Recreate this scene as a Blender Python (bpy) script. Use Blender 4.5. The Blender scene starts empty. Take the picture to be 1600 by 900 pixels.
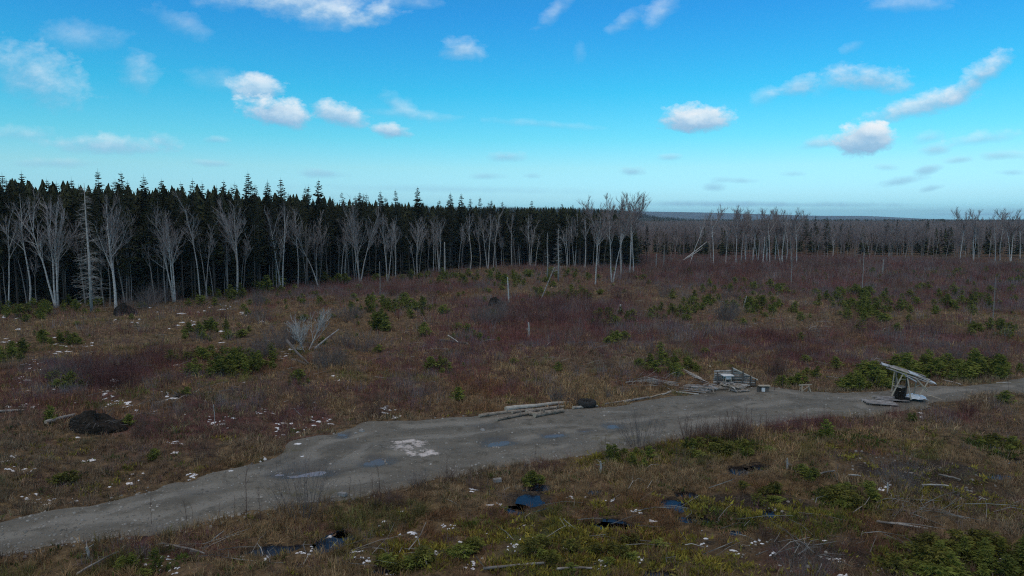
import bpy, math, random
import numpy as np
from mathutils import Vector, Matrix

SC = bpy.context.scene
COL = SC.collection
R = math.radians

# ------------------------------------------------------------------ camera
CAMH = 11.0
PITCH = R(5.6)
FPX = 1101.0
cam_d = bpy.data.cameras.new('camera')
cam = bpy.data.objects.new('camera', cam_d)
COL.objects.link(cam)
cam.location = (0, 0, CAMH)
cam.rotation_euler = (R(90) - PITCH, 0, 0)
cam_d.sensor_width = 36.0
cam_d.lens = FPX / 1600 * 36
cam_d.clip_start = 0.5
cam_d.clip_end = 40000
SC.camera = cam

SC.view_settings.view_transform = 'Standard'
SC.view_settings.look = 'None'
SC.view_settings.exposure = 0.0
SC.view_settings.gamma = 1.0
SC.cycles.max_bounces = 5
SC.cycles.diffuse_bounces = 3
SC.cycles.transparent_max_bounces = 8
SC.cycles.volume_bounces = 0
SC.cycles.use_denoising = False
SC.cycles.filter_width = 1.15
SC.cycles.sample_clamp_indirect = 3.0

SUN_EL, SUN_AZ = R(48), R(215)      # azimuth measured clockwise from +Y (the view direction)


def raydir(px, py):
    u = (px - 800) / FPX
    v = (450 - py) / FPX
    return Vector((u, math.cos(PITCH) + v * math.sin(PITCH), -math.sin(PITCH) + v * math.cos(PITCH)))


def at(px, py, z=0.0):
    """photo pixel -> point of the level ground z"""
    d = raydir(px, py)
    t = (z - CAMH) / d.z
    return d.x * t, d.y * t


def top_height(px, py, Y):
    """height of a point seen at photo row py standing Y metres away"""
    d = raydir(px, py)
    return CAMH + d.z / d.y * Y


# ------------------------------------------------------------------ world
world = bpy.data.worlds.new('World')
SC.world = world
world.use_nodes = True
world.cycles.sampling_method = 'MANUAL'
world.cycles.sample_map_resolution = 128
wt = world.node_tree
wt.nodes.clear()
WN = wt.nodes.new
WL = wt.links.new


def mathn(tree, op, a, b=None, c=None, clamp=False):
    n = tree.nodes.new('ShaderNodeMath')
    n.operation = op
    n.use_clamp = clamp
    for i, v in enumerate((a, b, c)):
        if v is None:
            continue
        if isinstance(v, (int, float)):
            n.inputs[i].default_value = v
        else:
            tree.links.new(v, n.inputs[i])
    return n.outputs[0]


def smooth(tree, v, a, b):
    n = tree.nodes.new('ShaderNodeMapRange')
    n.interpolation_type = 'SMOOTHSTEP'
    n.inputs['From Min'].default_value = a
    n.inputs['From Max'].default_value = b
    tree.links.new(v, n.inputs['Value'])
    return n.outputs['Result']


def mixc(tree, f, a, b, blend='MIX'):
    n = tree.nodes.new('ShaderNodeMix')
    n.data_type = 'RGBA'
    n.blend_type = blend
    for key, v in ((0, f), (6, a), (7, b)):
        if isinstance(v, (int, float)):
            n.inputs[key].default_value = v
        elif isinstance(v, (tuple, list)):
            n.inputs[key].default_value = (*v[:3], 1)
        else:
            tree.links.new(v, n.inputs[key])
    return n.outputs[2]


def noise(tree, vec, scale, detail=4, rough=0.55, dist=0.0):
    n = tree.nodes.new('ShaderNodeTexNoise')
    n.inputs['Scale'].default_value = scale
    n.inputs['Detail'].default_value = detail
    n.inputs['Roughness'].default_value = rough
    n.inputs['Distortion'].default_value = dist
    if vec is not None:
        tree.links.new(vec, n.inputs['Vector'])
    return n


def ramp(tree, v, stops, interp='LINEAR'):
    n = tree.nodes.new('ShaderNodeValToRGB')
    n.color_ramp.interpolation = interp
    el = n.color_ramp.elements
    while len(el) < len(stops):
        el.new(0.5)
    for e, (p, c) in zip(el, stops):
        e.position = p
        e.color = (*c, 1) if len(c) == 3 else c
    tree.links.new(v, n.inputs[0])
    return n.outputs[0]


sky = WN('ShaderNodeTexSky')
sky.sky_type = 'NISHITA'
sky.sun_disc = False
sky.sun_elevation = SUN_EL
sky.sun_rotation = SUN_AZ
sky.air_density = 1.0
sky.dust_density = 0.6
sky.ozone_density = 1.5
tc = WN('ShaderNodeTexCoord')
sep = WN('ShaderNodeSeparateXYZ')
WL(tc.outputs['Generated'], sep.inputs[0])
dx, dy, dz = sep.outputs
# polarised deep blue of a spring sky: tint of the atmosphere by elevation
tint = ramp(wt, mathn(wt, 'MAXIMUM', dz, 0.0), [
    (0.0, (0.66, 1.62, 2.6)), (0.03, (0.76, 1.38, 1.95)), (0.07, (0.75, 1.35, 1.55)), (0.11, (0.42, 1.34, 1.48)),
    (0.17, (0.175, 1.27, 1.52)), (0.27, (0.138, 1.06, 1.64)), (0.45, (0.2, 0.9, 1.3)), (1.0, (0.5, 0.9, 1.0))])
skyc = mixc(wt, 1.0, sky.outputs[0], tint, 'MULTIPLY')

# cloud plane: tangent coordinates about the view heading (+Y)
yy = mathn(wt, 'MAXIMUM', dy, 0.02)
gx = mathn(wt, 'DIVIDE', dx, yy)
gz = mathn(wt, 'DIVIDE', dz, yy)
cmb = WN('ShaderNodeCombineXYZ')
WL(gx, cmb.inputs[0])
WL(mathn(wt, 'MULTIPLY', gz, 1.6), cmb.inputs[1])
nz1 = noise(wt, cmb.outputs[0], 11, 9, 0.62)
nz2 = noise(wt, cmb.outputs[0], 38, 7, 0.6)
nA = mathn(wt, 'SUBTRACT', nz1.outputs[0], 0.5)
nB = mathn(wt, 'SUBTRACT', nz2.outputs[0], 0.5)
nMix = mathn(wt, 'ADD', mathn(wt, 'MULTIPLY', nA, 1.5), mathn(wt, 'MULTIPLY', nB, 1.5))


def vdot(g, a, b):
    n = g.nodes.new('ShaderNodeVectorMath')
    n.operation = 'DOT_PRODUCT'
    g.links.new(a, n.inputs[0])
    g.links.new(b, n.inputs[1])
    return n.outputs['Value']


def cloud_group():
    g = bpy.data.node_groups.new('cloud_shape', 'ShaderNodeTree')
    I = g.interface.new_socket
    for nm in ('P', 'A', 'B'):
        I(name=nm, in_out='INPUT', socket_type='NodeSocketVector')
    for nm in ('N', 'NS', 'Dens', 'InvEdge', 'PrevMask', 'PrevShade'):
        I(name=nm, in_out='INPUT', socket_type='NodeSocketFloat')
    I(name='Mask', in_out='OUTPUT', socket_type='NodeSocketFloat')
    I(name='Shade', in_out='OUTPUT', socket_type='NodeSocketFloat')
    gi = g.nodes.new('NodeGroupInput')
    go = g.nodes.new('NodeGroupOutput')
    o = gi.outputs
    m = lambda *a, **k: mathn(g, *a, **k)
    qx = vdot(g, o['P'], o['A'])
    qz = vdot(g, o['P'], o['B'])
    # flat bases: the lower half of the ellipse is squeezed
    qz2 = m('MAXIMUM', qz, m('MULTIPLY', qz, -1.35))
    r = m('SQRT', m('MULTIPLY_ADD', qx, qx, m('MULTIPLY', qz2, qz2)))
    f = m('MULTIPLY', m('ADD', m('SUBTRACT', 1.12, r), o['N']), o['InvEdge'], clamp=True)
    f = m('MULTIPLY', m('SMOOTH_MIN', f, 1.0, 0.3), o['Dens'])
    sh = m('ADD', m('MULTIPLY_ADD', qz, 0.5, o['NS']), 0.42, clamp=True)
    inv = m('SUBTRACT', 1.0, f)
    # mask' = 1-(1-f)(1-mask);  shade' = sh*f + shade*(1-f)
    g.links.new(m('MULTIPLY_ADD', inv, o['PrevMask'], f), go.inputs['Mask'])
    g.links.new(m('MULTIPLY_ADD', inv, o['PrevShade'], m('MULTIPLY', sh, f)), go.inputs['Shade'])
    return g


CG = cloud_group()
# px, py, rx, rz (photo pixels), tilt deg, density, edge softness
CLOUDS = [
    (500, 12, 120, 30, -6, .8, 1.0), (395, -2, 90, 22, 0, .6, 1.2), (590, 18, 60, 16, 25, .5, 1.2), (520, 32, 60, 22, 0, .45, 1.2), (640, 5, 50, 12, 0, .35, 1.2),
    (722, 78, 34, 20, -5, .6, .9), (866, 22, 36, 14, 40, .4, 1.1), (980, 32, 36, 14, 30, .45, 1.1), (1034, 18, 32, 20, 40, .45, 1.2),
    (1425, 5, 60, 18, 0, .45, 1.2), (280, 38, 55, 20, -25, .32, 1.3), (215, 118, 34, 34, -30, .45, 1.3), (120, 60, 70, 26, 0, .3, 1.3), (50, 120, 90, 50, -25, .6, 1.1), (30, 210, 60, 14, 0, .35, 1.1),
    (405, 140, 38, 25, -8, .85, .6), (436, 178, 56, 26, -8, 1.0, .5), (350, 130, 70, 20, -8, .2, 1.4),
    (530, 180, 48, 19, -14, .9, .6), (612, 205, 32, 13, -8, .9, .6), (625, 168, 36, 15, -30, .4, 1.2), (640, 180, 80, 9, -5, .3, 1.3),
    (840, 194, 90, 7, -4, .3, 1.3), (1085, 188, 58, 24, 0, 1.0, .5), (1070, 193, 36, 16, 0, .6, .6), (1248, 136, 36, 17, 15, .6, .9), (1196, 152, 26, 14, 25, .35, 1.2),
    (1362, 126, 66, 24, -4, .75, .85), (1306, 124, 36, 22, 30, .4, 1.2), (1440, 166, 88, 20, 13, .8, .8), (1530, 122, 62, 22, 35, .8, .85), (1490, 148, 50, 18, 20, .5, 1.0),
    (1350, 221, 46, 27, 3, 1.0, .45), (1360, 207, 28, 17, 0, .7, .6), (1275, 224, 28, 11, 10, .55, .9), (1463, 234, 26, 12, 5, .55, .9), (1450, 216, 28, 11, 10, .4, 1.1),
    (1535, 218, 55, 12, 8, .45, 1.0), (1565, 244, 42, 9, 0, .5, .9), (1448, 266, 24, 9, 10, .6, .8), (1408, 284, 38, 8, 10, .5, .9),
    (790, 246, 30, 9, 0, .5, .9), (988, 269, 20, 8, 0, .55, .8), (1048, 246, 18, 6, 0, .45, .9), (1116, 294, 20, 8, 0, .5, .9), (1160, 283, 24, 5, 0, .4, 1.0), (1126, 282, 18, 6, 0, .3, 1.0),
    (170, 228, 90, 17, -2, .65, .9), (255, 220, 28, 12, -20, .4, 1.1), (336, 219, 20, 7, 0, .45, .9), (330, 256, 40, 6, -3, .4, 1.0),
    (505, 272, 44, 8, -3, .45, .9), (762, 276, 30, 6, 0, .4, 1.0), (830, 275, 14, 5, 0, .35, 1.0), (80, 256, 70, 8, 0, .4, 1.1), (1330, 75, 18, 10, 20, .3, 1.2), (905, 84, 10, 20, 0, .2, 1.3),
    (1200, 320, 240, 5, 0, .55, 1.0), (1050, 318, 180, 5, 0, .35, 1.2), (700, 296, 260, 7, -1, .3, 1.3), (1540, 335, 120, 3, 0, .6, 1.2), (1455, 295, 18, 5, 12, .45, 1.0), (1500, 250, 26, 7, 8, .5, .9), (1580, 270, 24, 6, 0, .45, 1.0), (1385, 262, 20, 6, 0, .35, 1.0), (1240, 272, 20, 5, 0, .35, 1.0),
]
pm, ps = None, None
p3 = WN('ShaderNodeCombineXYZ')
WL(gx, p3.inputs[0])
WL(gz, p3.inputs[1])
p3.inputs[2].default_value = 1.0
nS = mathn(wt, 'MULTIPLY', nMix, 0.5)
nF = mathn(wt, 'MULTIPLY', nMix, 0.95)
for (px, py, rx, rz, rot, dens, edge) in CLOUDS:
    d = raydir(px, py)
    cx_, cz_ = d.x / d.y, d.z / d.y
    RX, RZ = rx * 1.02 / FPX, rz * 1.05 / FPX
    cr, sr = math.cos(R(rot)), math.sin(R(rot))
    gn = WN('ShaderNodeGroup')
    gn.node_tree = CG
    WL(p3.outputs[0], gn.inputs['P'])
    WL(nF, gn.inputs['N'])
    WL(nS, gn.inputs['NS'])
    gn.inputs['A'].default_value = (cr / RX, sr / RX, -(cr * cx_ + sr * cz_) / RX)
    gn.inputs['B'].default_value = (-sr / RZ, cr / RZ, (sr * cx_ - cr * cz_) / RZ)
    gn.inputs['Dens'].default_value = dens
    gn.inputs['InvEdge'].default_value = 1 / (edge * 1.08)
    if pm is not None:
        WL(pm, gn.inputs['PrevMask'])
        WL(ps, gn.inputs['PrevShade'])
    pm, ps = gn.outputs['Mask'], gn.outputs['Shade']
ps = mathn(wt, 'DIVIDE', ps, mathn(wt, 'MAXIMUM', pm, 0.01), clamp=True)
# keep those clouds to the half of the sky ahead
front = smooth(wt, dy, 0.1, 0.3)
pm = mathn(wt, 'MULTIPLY', pm, front)
ps = mathn(wt, 'MULTIPLY', ps, mathn(wt, 'ADD', mathn(wt, 'MULTIPLY', smooth(wt, gz, .03, .13), .85), .15))
cloudc = ramp(wt, ps, [(0.0, (0.22, 0.44, 0.68)), (0.3, (0.36, 0.58, 0.80)), (0.62, (0.70, 0.84, 0.95)), (0.9, (0.94, 0.97, 1.0))])
cloudscale = WN('ShaderNodeVectorMath')
cloudscale.operation = 'SCALE'
WL(cloudc, cloudscale.inputs[0])
SKY_STR = 0.1
cloudscale.inputs['Scale'].default_value = 1.0 / SKY_STR
withcl = mixc(wt, pm, skyc, cloudscale.outputs[0])
# unseen cloud deck overhead, added to make the light on the shaded clearing neutral
nz3 = noise(wt, tc.outputs['Generated'], 2.6, 6, 0.55)
ov = mathn(wt, 'ADD', dz, mathn(wt, 'MULTIPLY', mathn(wt, 'SUBTRACT', nz3.outputs[0], 0.5), 0.35))
backlift = mathn(wt, 'MULTIPLY', smooth(wt, mathn(wt, 'MULTIPLY', dy, -1.0), -0.2, 0.6), 0.12)
ovm = smooth(wt, mathn(wt, 'ADD', ov, backlift), 0.44, 0.56)
overc = ramp(wt, nz3.outputs[0], [(0.3, (0.44, 0.43, 0.45)), (0.7, (0.80, 0.76, 0.75))])
overs = WN('ShaderNodeVectorMath')
overs.operation = 'SCALE'
WL(overc, overs.inputs[0])
overs.inputs['Scale'].default_value = 1.15 / SKY_STR
final = mixc(wt, ovm, withcl, overs.outputs[0])
bg = WN('ShaderNodeBackground')
bg.inputs['Strength'].default_value = SKY_STR
WL(final, bg.inputs['Color'])
wo = WN('ShaderNodeOutputWorld')
WL(bg.outputs[0], wo.inputs['Surface'])

# ------------------------------------------------------------------ sun (behind thin cloud)
sl = bpy.data.lights.new('sun', 'SUN')
sl.energy = 0.6
sl.angle = R(14)
sl.color = (1.0, 0.95, 0.88)
so = bpy.data.objects.new('sun', sl)
COL.objects.link(so)
sd = Vector((math.sin(SUN_AZ) * math.cos(SUN_EL), math.cos(SUN_AZ) * math.cos(SUN_EL), math.sin(SUN_EL)))
so.rotation_euler = sd.to_track_quat('Z', 'Y').to_euler()
so.location = sd * 200

# ------------------------------------------------------------------ numeric helpers
rnd = random.Random(7)
NR = np.random.default_rng(11)


def _hash(ix, iy, seed):
    n = (ix.astype(np.int64) * 374761393 + iy.astype(np.int64) * 668265263 + seed * 1442695040888963) & 0x7fffffff
    n = ((n ^ (n >> 13)) * 1274126177) & 0x7fffffff
    n = ((n ^ (n >> 16)) * 668265263) & 0x7fffffff
    return (n & 0xffff) / 65535.0


def vnoise(x, y, seed=0):
    x = np.asarray(x, float)
    y = np.asarray(y, float)
    ix, iy = np.floor(x), np.floor(y)
    fx, fy = x - ix, y - iy
    fx = fx * fx * (3 - 2 * fx)
    fy = fy * fy * (3 - 2 * fy)
    a, b = _hash(ix, iy, seed), _hash(ix + 1, iy, seed)
    c, d = _hash(ix, iy + 1, seed), _hash(ix + 1, iy + 1, seed)
    return (a * (1 - fx) + b * fx) * (1 - fy) + (c * (1 - fx) + d * fx) * fy


def fbm(x, y, scale, oct=3, seed=0):
    s, a, t = 0, 1, 0
    f = 1 / scale
    for k in range(oct):
        # turned between octaves so that no grid shows
        ca, sa = math.cos(0.6 + k), math.sin(0.6 + k)
        s = s + a * vnoise((x * ca - y * sa) * f, (x * sa + y * ca) * f, seed + k * 17)
        t += a
        a *= 0.5
        f *= 2.03
    return s / t


def sstep(v, a, b):
    t = np.clip((v - a) / (b - a), 0, 1)
    return t * t * (3 - 2 * t)


def signed_dist(x, y, poly):
    """> 0 inside the closed polygon"""
    x = np.asarray(x, float)
    y = np.asarray(y, float)
    best = np.full(x.shape, 1e9)
    inside = np.zeros(x.shape, bool)
    n = len(poly)
    for i in range(n):
        x0, y0 = poly[i]
        x1, y1 = poly[(i + 1) % n]
        ex, ey = x1 - x0, y1 - y0
        L = ex * ex + ey * ey + 1e-12
        t = np.clip(((x - x0) * ex + (y - y0) * ey) / L, 0, 1)
        d2 = (x - x0 - t * ex) ** 2 + (y - y0 - t * ey) ** 2
        best = np.minimum(best, d2)
        cond = ((y0 > y) != (y1 > y)) & (x < (x1 - x0) * (y - y0) / (y1 - y0 + 1e-15) + x0)
        inside ^= cond
    d = np.sqrt(best)
    return np.where(inside, d, -d)


UP = [(-260, 868), (-100, 838), (0, 815), (100, 793), (250, 757), (350, 735), (420, 715), (470, 690), (520, 672), (580, 660), (700, 651),
      (760, 646), (850, 640), (940, 632), (1060, 617), (1110, 612), (1150, 602), (1200, 603), (1260, 611), (1350, 613), (1410, 606), (1480, 603), (1600, 592), (1800, 578)]
DN = [(1800, 598), (1600, 611), (1520, 618), (1460, 628), (1400, 641), (1340, 652), (1270, 656), (1200, 668), (1100, 683), (1000, 697), (900, 711),
      (800, 729), (700, 742), (640, 760), (560, 776), (480, 790), (380, 803), (300, 824), (200, 836), (100, 852), (0, 870), (-100, 890), (-260, 925)]
ROAD = [at(*p) for p in UP + DN]

# px, py, rx px, ry px, kind   (puddles on the road and pools in the bog)
ROAD_PUDDLES = [(472, 743, 40, 5.5), (590, 722, 24, 7.5), (776, 693, 25, 6), (864, 681, 20, 4.5), (914, 673, 9, 2.5), (958, 667, 15, 4.5), (537, 682, 10, 4.5)]
POOLS = [(420, 856, 38, 9, 12), (520, 845, 22, 13, 35), (602, 887, 26, 7, 0), (824, 778, 22, 9, 0), (836, 757, 18, 5, 0), (1026, 748, 9, 4.5, 0),
         (1157, 732, 17, 7, 0), (1192, 728, 16, 6, -10), (1058, 784, 18, 9, -10), (1086, 806, 28, 6, 0), (960, 812, 20, 6, -20), (1200, 797, 14, 5, 0), (1424, 628, 16, 8, 0),
         (535, 828, 8, 4, 0), (1040, 893, 20, 6, 0), (1075, 770, 16, 5, 0), (945, 818, 26, 5, -8), (800, 790, 16, 5, 0), (1330, 748, 14, 4, 0), (1560, 742, 26, 5, 0), (930, 765, 10, 4, 0), (1150, 828, 14, 4, 0), (470, 878, 14, 4, 0), (1580, 715, 16, 4, 0)]


def ell(px, py, rx, ry, k=1.0):
    x, y = at(px, py)
    y0, y1 = at(px, py + ry)[1], at(px, py - ry)[1]
    return x, y, rx / FPX * y, (y1 - y0) / 2


def pool_field(x, y, lst):
    """1 at a pool's middle, 0 at its rim, below 0 outside"""
    best = np.full(np.shape(x), -5.0)
    for p in lst:
        cx, cy, ax, ay = ell(*p[:4])
        if lst is POOLS:
            ax, ay = ax * 1.12, ay * 1.05
        wob = (fbm(x, y, 0.9, 3, 55) - 0.5) * 1.1
        tl = math.tan(R(p[4])) if len(p) > 4 else 0
        r = np.sqrt(((x - cx) / ax) ** 2 + ((y - cy - tl * (x - cx)) / ay) ** 2)
        best = np.maximum(best, 1 - r + wob * 1.0)
    return best


def road_sd(x, y):
    s = signed_dist(x, y, ROAD)
    return s + (fbm(x, y, 2.2, 4, 31) - 0.5) * 1.7


def base_h(x, y):
    """the land without road or pools"""
    x = np.asarray(x, float)
    y = np.asarray(y, float)
    r = np.hypot(x, y)
    h = (fbm(x, y, 22, 3, 1) - 0.5) * 0.9
    return h * sstep(r, 400, 200)


def land_h(x, y, sdv=None):
    x = np.asarray(x, float)
    y = np.asarray(y, float)
    r = np.hypot(x, y)
    if sdv is None:
        sdv = np.full(x.shape, -50.0)
        m = (y > 15) & (y < 75)
        if m.any():
            sdv[m] = road_sd(x[m], y[m])
    off = sstep(-sdv, 0.0, 2.5)
    near = sstep(r, 260, 120)
    hum = (fbm(x, y, 3.2, 2, 5) - 0.5) * 0.42 + (fbm(x, y, 0.85, 2, 9) - 0.5) * 0.24
    # tussocks: rounded tops, sharp hollows
    tus = np.abs(fbm(x, y, 1.5, 2, 14) - 0.5) * 0.5
    h = base_h(x, y) * (0.25 + 0.75 * off) + (hum + tus) * off * near - 0.12 * sstep(-sdv, 0, 1.2) * sstep(-sdv, 6, 2)
    h = h - 0.10 * sstep(sdv, -0.1, 0.35)
    m = (y > 18) & (y < 60)
    if m.any():
        pf = np.full(x.shape, -5.0)
        pf[m] = pool_field(x[m], y[m], POOLS)
        k = sstep(pf, -1.4, -.1)
        h = h * (1 - k) + k * (-0.10 + .35 * (h + .1))
        k = sstep(pf, -0.3, 0.3)
        h = h * (1 - k) + k * (-0.22)
    return h


def road_h(x, y, sdv):
    pf = pool_field(x, y, ROAD_PUDDLES)
    ruts = 0.03 * np.sin(sdv * 3.4) * sstep(sdv, 0.4, 1.0)
    g = base_h(x, y) * 0.25
    h = g - 0.10 + 0.15 * sstep(sdv, -0.35, 0.55) + (fbm(x, y, 0.7, 3, 77) - 0.5) * 0.05 + ruts
    return h - 0.075 * sstep(pf, -0.5, 0.5)


def hgt(x, y):
    return float(land_h(np.array([x]), np.array([y]))[0])


def surf(x, y):
    X, Y = np.array([x]), np.array([y])
    h = land_h(X, Y)[0]
    if 15 < y < 75:
        s = road_sd(X, Y)
        if s[0] > -0.3:
            h = max(h, road_h(X, Y, s)[0])
    return float(h)


# ------------------------------------------------------------------ object helpers
def tag(o, label=None, cat=None, group=None, kind=None):
    if label:
        o['label'] = label
    if cat:
        o['category'] = cat
    if group:
        o['group'] = group
    if kind:
        o['kind'] = kind
    return o


def empty(name, loc, rz=0.0, scale=1.0):
    o = bpy.data.objects.new(name, None)
    o.empty_display_size = 0.3
    COL.objects.link(o)
    o.location = loc
    o.rotation_euler = (0, 0, rz)
    o.scale = (scale,) * 3
    return o


class MB:
    """collects tubes, boxes and faces; build() links them as one mesh object"""
    def __init__(self):
        self.v, self.f, self.mi = [], [], []

    def tube(self, pts, rad, sides=5, cap=True, mi=0, flat=1.0):
        n = len(pts)
        b = len(self.v)
        pts = [Vector(p) for p in pts]
        if isinstance(rad, (int, float)):
            rad = [rad] * n
        ref = None
        for i, p in enumerate(pts):
            d = (pts[min(i + 1, n - 1)] - pts[max(i - 1, 0)])
            if d.length < 1e-9:
                d = Vector((0, 0, 1))
            d.normalize()
            if ref is None:
                ref = Vector((1, 0, 0)) if abs(d.x) < 0.8 else Vector((0, 1, 0))
            u = (ref - d * ref.dot(d))
            if u.length < 1e-6:
                u = d.orthogonal()
            u.normalize()
            w = d.cross(u)
            ref = u
            for k in range(sides):
                a = 2 * math.pi * k / sides
                q = p + (u * math.cos(a) + w * math.sin(a) * flat) * rad[i]
                self.v.append((q.x, q.y, q.z))
        for i in range(n - 1):
            for k in range(sides):
                k2 = (k + 1) % sides
                self.f.append((b + i * sides + k, b + i * sides + k2, b + (i + 1) * sides + k2, b + (i + 1) * sides + k))
                self.mi.append(mi)
        if cap:
            self.f.append(tuple(b + k for k in reversed(range(sides))))
            self.mi.append(cap if cap is not True else mi)
            self.f.append(tuple(b + (n - 1) * sides + k for k in range(sides)))
            self.mi.append(cap if cap is not True else mi)

    def tri(self, a, b, c, mi=0):
        n = len(self.v)
        self.v += [tuple(a), tuple(b), tuple(c)]
        self.f.append((n, n + 1, n + 2))
        self.mi.append(mi)

    def quad(self, a, b, c, d, mi=0):
        n = len(self.v)
        self.v += [tuple(a), tuple(b), tuple(c), tuple(d)]
        self.f.append((n, n + 1, n + 2, n + 3))
        self.mi.append(mi)

    def box(self, p0, p1, w, t, mi=0, up=(0, 0, 1), jit=0.0):
        """a board from p0 to p1, w wide, t thick"""
        p0, p1 = Vector(p0), Vector(p1)
        d = (p1 - p0).normalized()
        u = Vector(up)
        s = d.cross(u)
        if s.length < 1e-5:
            s = d.orthogonal()
        s.normalize()
        u = s.cross(d).normalized()
        n = len(self.v)
        for p in (p0, p1):
            for a, b in ((-1, -1), (1, -1), (1, 1), (-1, 1)):
                q = p + s * (a * w / 2) + u * (b * t / 2)
                self.v.append((q.x + rnd.uniform(-jit, jit), q.y + rnd.uniform(-jit, jit), q.z + rnd.uniform(-jit, jit)))
        for q in ((0, 3, 2, 1), (4, 5, 6, 7), (0, 1, 5, 4), (1, 2, 6, 5), (2, 3, 7, 6), (3, 0, 4, 7)):
            self.f.append(tuple(n + k for k in q))
            self.mi.append(mi)

    def mesh(self, name, mats, smooth=False):
        me = bpy.data.meshes.new(name)
        me.from_pydata(self.v, [], self.f)
        for m in (mats if isinstance(mats, (list, tuple)) else [mats]):
            me.materials.append(m)
        if any(self.mi):
            me.polygons.foreach_set('material_index', self.mi)
        if smooth:
            me.polygons.foreach_set('use_smooth', [True] * len(me.polygons))
        me.update()
        return me

    def build(self, name, mats, parent=None, smooth=False):
        o = bpy.data.objects.new(name, self.mesh(name, mats, smooth))
        COL.objects.link(o)
        if parent:
            o.parent = parent
        return o


def np_mesh(name, verts, faces, mats, colors=None, smooth=False, parent=None):
    """faces: (n,3) or (n,4) int array; colors: (nv,3) point colour attribute 'tint'"""
    me = bpy.data.meshes.new(name)
    nv, nf, k = len(verts), len(faces), faces.shape[1]
    me.vertices.add(nv)
    me.vertices.foreach_set('co', np.ascontiguousarray(verts, dtype=np.float32).ravel())
    me.loops.add(nf * k)
    me.loops.foreach_set('vertex_index', np.ascontiguousarray(faces, dtype=np.int32).ravel())
    me.polygons.add(nf)
    me.polygons.foreach_set('loop_start', np.arange(0, nf * k, k, dtype=np.int32))
    me.polygons.foreach_set('loop_total', np.full(nf, k, dtype=np.int32))
    if smooth:
        me.polygons.foreach_set('use_smooth', np.ones(nf, bool))
    me.update(calc_edges=True)
    for m in (mats if isinstance(mats, (list, tuple)) else [mats]):
        me.materials.append(m)
    if colors is not None:
        at_ = me.attributes.new('tint', 'FLOAT_COLOR', 'POINT')
        c = np.ones((nv, 4), np.float32)
        c[:, :3] = colors
        at_.data.foreach_set('color', c.ravel())
    o = bpy.data.objects.new(name, me)
    COL.objects.link(o)
    if parent:
        o.parent = parent
    return o


# ------------------------------------------------------------------ materials
def newmat(name, rough=0.9, spec=0.2):
    m = bpy.data.materials.new(name)
    m.use_nodes = True
    t = m.node_tree
    b = t.nodes['Principled BSDF']
    b.inputs['Roughness'].default_value = rough
    b.inputs['Specular IOR Level'].default_value = spec
    return m, t, b


def mat_var(name, cols, scale=3.0, rough=0.9, spec=0.2, obj_random=0.0, bump=0.0, coord='Object', stretch=None, attr=False, transl=0.0):
    """noise-driven mix of colours, plus a per-object brightness change"""
    m, t, b = newmat(name, rough, spec)
    c = t.nodes.new('ShaderNodeTexCoord')
    vec = c.outputs[coord]
    if stretch:
        mp = t.nodes.new('ShaderNodeMapping')
        mp.inputs['Scale'].default_value = stretch
        t.links.new(vec, mp.inputs[0])
        vec = mp.outputs[0]
    n = noise(t, vec, scale, 6, 0.6)
    k = len(cols)
    stops = [(0.28 + 0.44 * i / max(1, k - 1), cc) for i, cc in enumerate(cols)]
    col = ramp(t, n.outputs[0], stops)
    if obj_random > 0:
        oi = t.nodes.new('ShaderNodeObjectInfo')
        f = mathn(t, 'ADD', mathn(t, 'MULTIPLY', oi.outputs['Random'], 2 * obj_random), 1 - obj_random)
        s = t.nodes.new('ShaderNodeVectorMath')
        s.operation = 'SCALE'
        t.links.new(col, s.inputs[0])
        t.links.new(f, s.inputs['Scale'])
        col = s.outputs[0]
    if attr:
        a = t.nodes.new('ShaderNodeAttribute')
        a.attribute_name = 'tint'
        col = mixc(t, 1.0, col, a.outputs['Color'], 'MULTIPLY')
    t.links.new(col, b.inputs['Base Color'])
    if bump > 0:
        bp = t.nodes.new('ShaderNodeBump')
        bp.inputs['Strength'].default_value = bump
        bp.inputs['Distance'].default_value = 0.03
        t.links.new(n.outputs[0], bp.inputs['Height'])
        t.links.new(bp.outputs[0], b.inputs['Normal'])
    return m


M = {}
M['bark_birch'] = mat_var('birch_bark', [(.10, .095, .09), (.27, .265, .26), (.40, .395, .39), (.46, .455, .45)], 2.2, obj_random=.2, stretch=(1, 1, 3.0), bump=.3)
M['twig_birch'] = mat_var('birch_twigs', [(.15, .135, .135), (.27, .25, .25)], 1.5, obj_random=.2)
M['twig_aspen'] = mat_var('aspen_twigs', [(.14, .115, .115), (.24, .20, .195)], 1.5, obj_random=.15)
M['bark_spruce'] = mat_var('spruce_bark', [(.035, .03, .027), (.11, .098, .09)], 2.0, obj_random=.3, stretch=(2, 2, .5))
M['needles'] = mat_var('spruce_needles', [(.010, .013, .006), (.021, .025, .009), (.042, .044, .016)], .9, obj_random=.3)
M['needles_young'] = mat_var('young_needles', [(.040, .052, .008), (.088, .104, .018), (.150, .158, .032)], 2.2, obj_random=.3)
M['needles_olive'] = mat_var('olive_needles', [(.03, .034, .006), (.078, .078, .014), (.14, .126, .024)], 2.2, obj_random=.25)
M['dead_grey'] = mat_var('weathered_wood', [(.16, .15, .145), (.30, .29, .28), (.42, .41, .40)], 3.0, obj_random=.2, stretch=(1, 1, 1), bump=.3)
M['slash'] = mat_var('slash_wood', [(.05, .045, .042), (.17, .16, .15), (.48, .47, .45)], .8)
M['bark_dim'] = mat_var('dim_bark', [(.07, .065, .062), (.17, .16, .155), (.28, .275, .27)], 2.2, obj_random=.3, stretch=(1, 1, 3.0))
M['dead_dark'] = mat_var('dead_twigs', [(.05, .045, .042), (.13, .12, .115)], 2.0, obj_random=.25)
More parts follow.
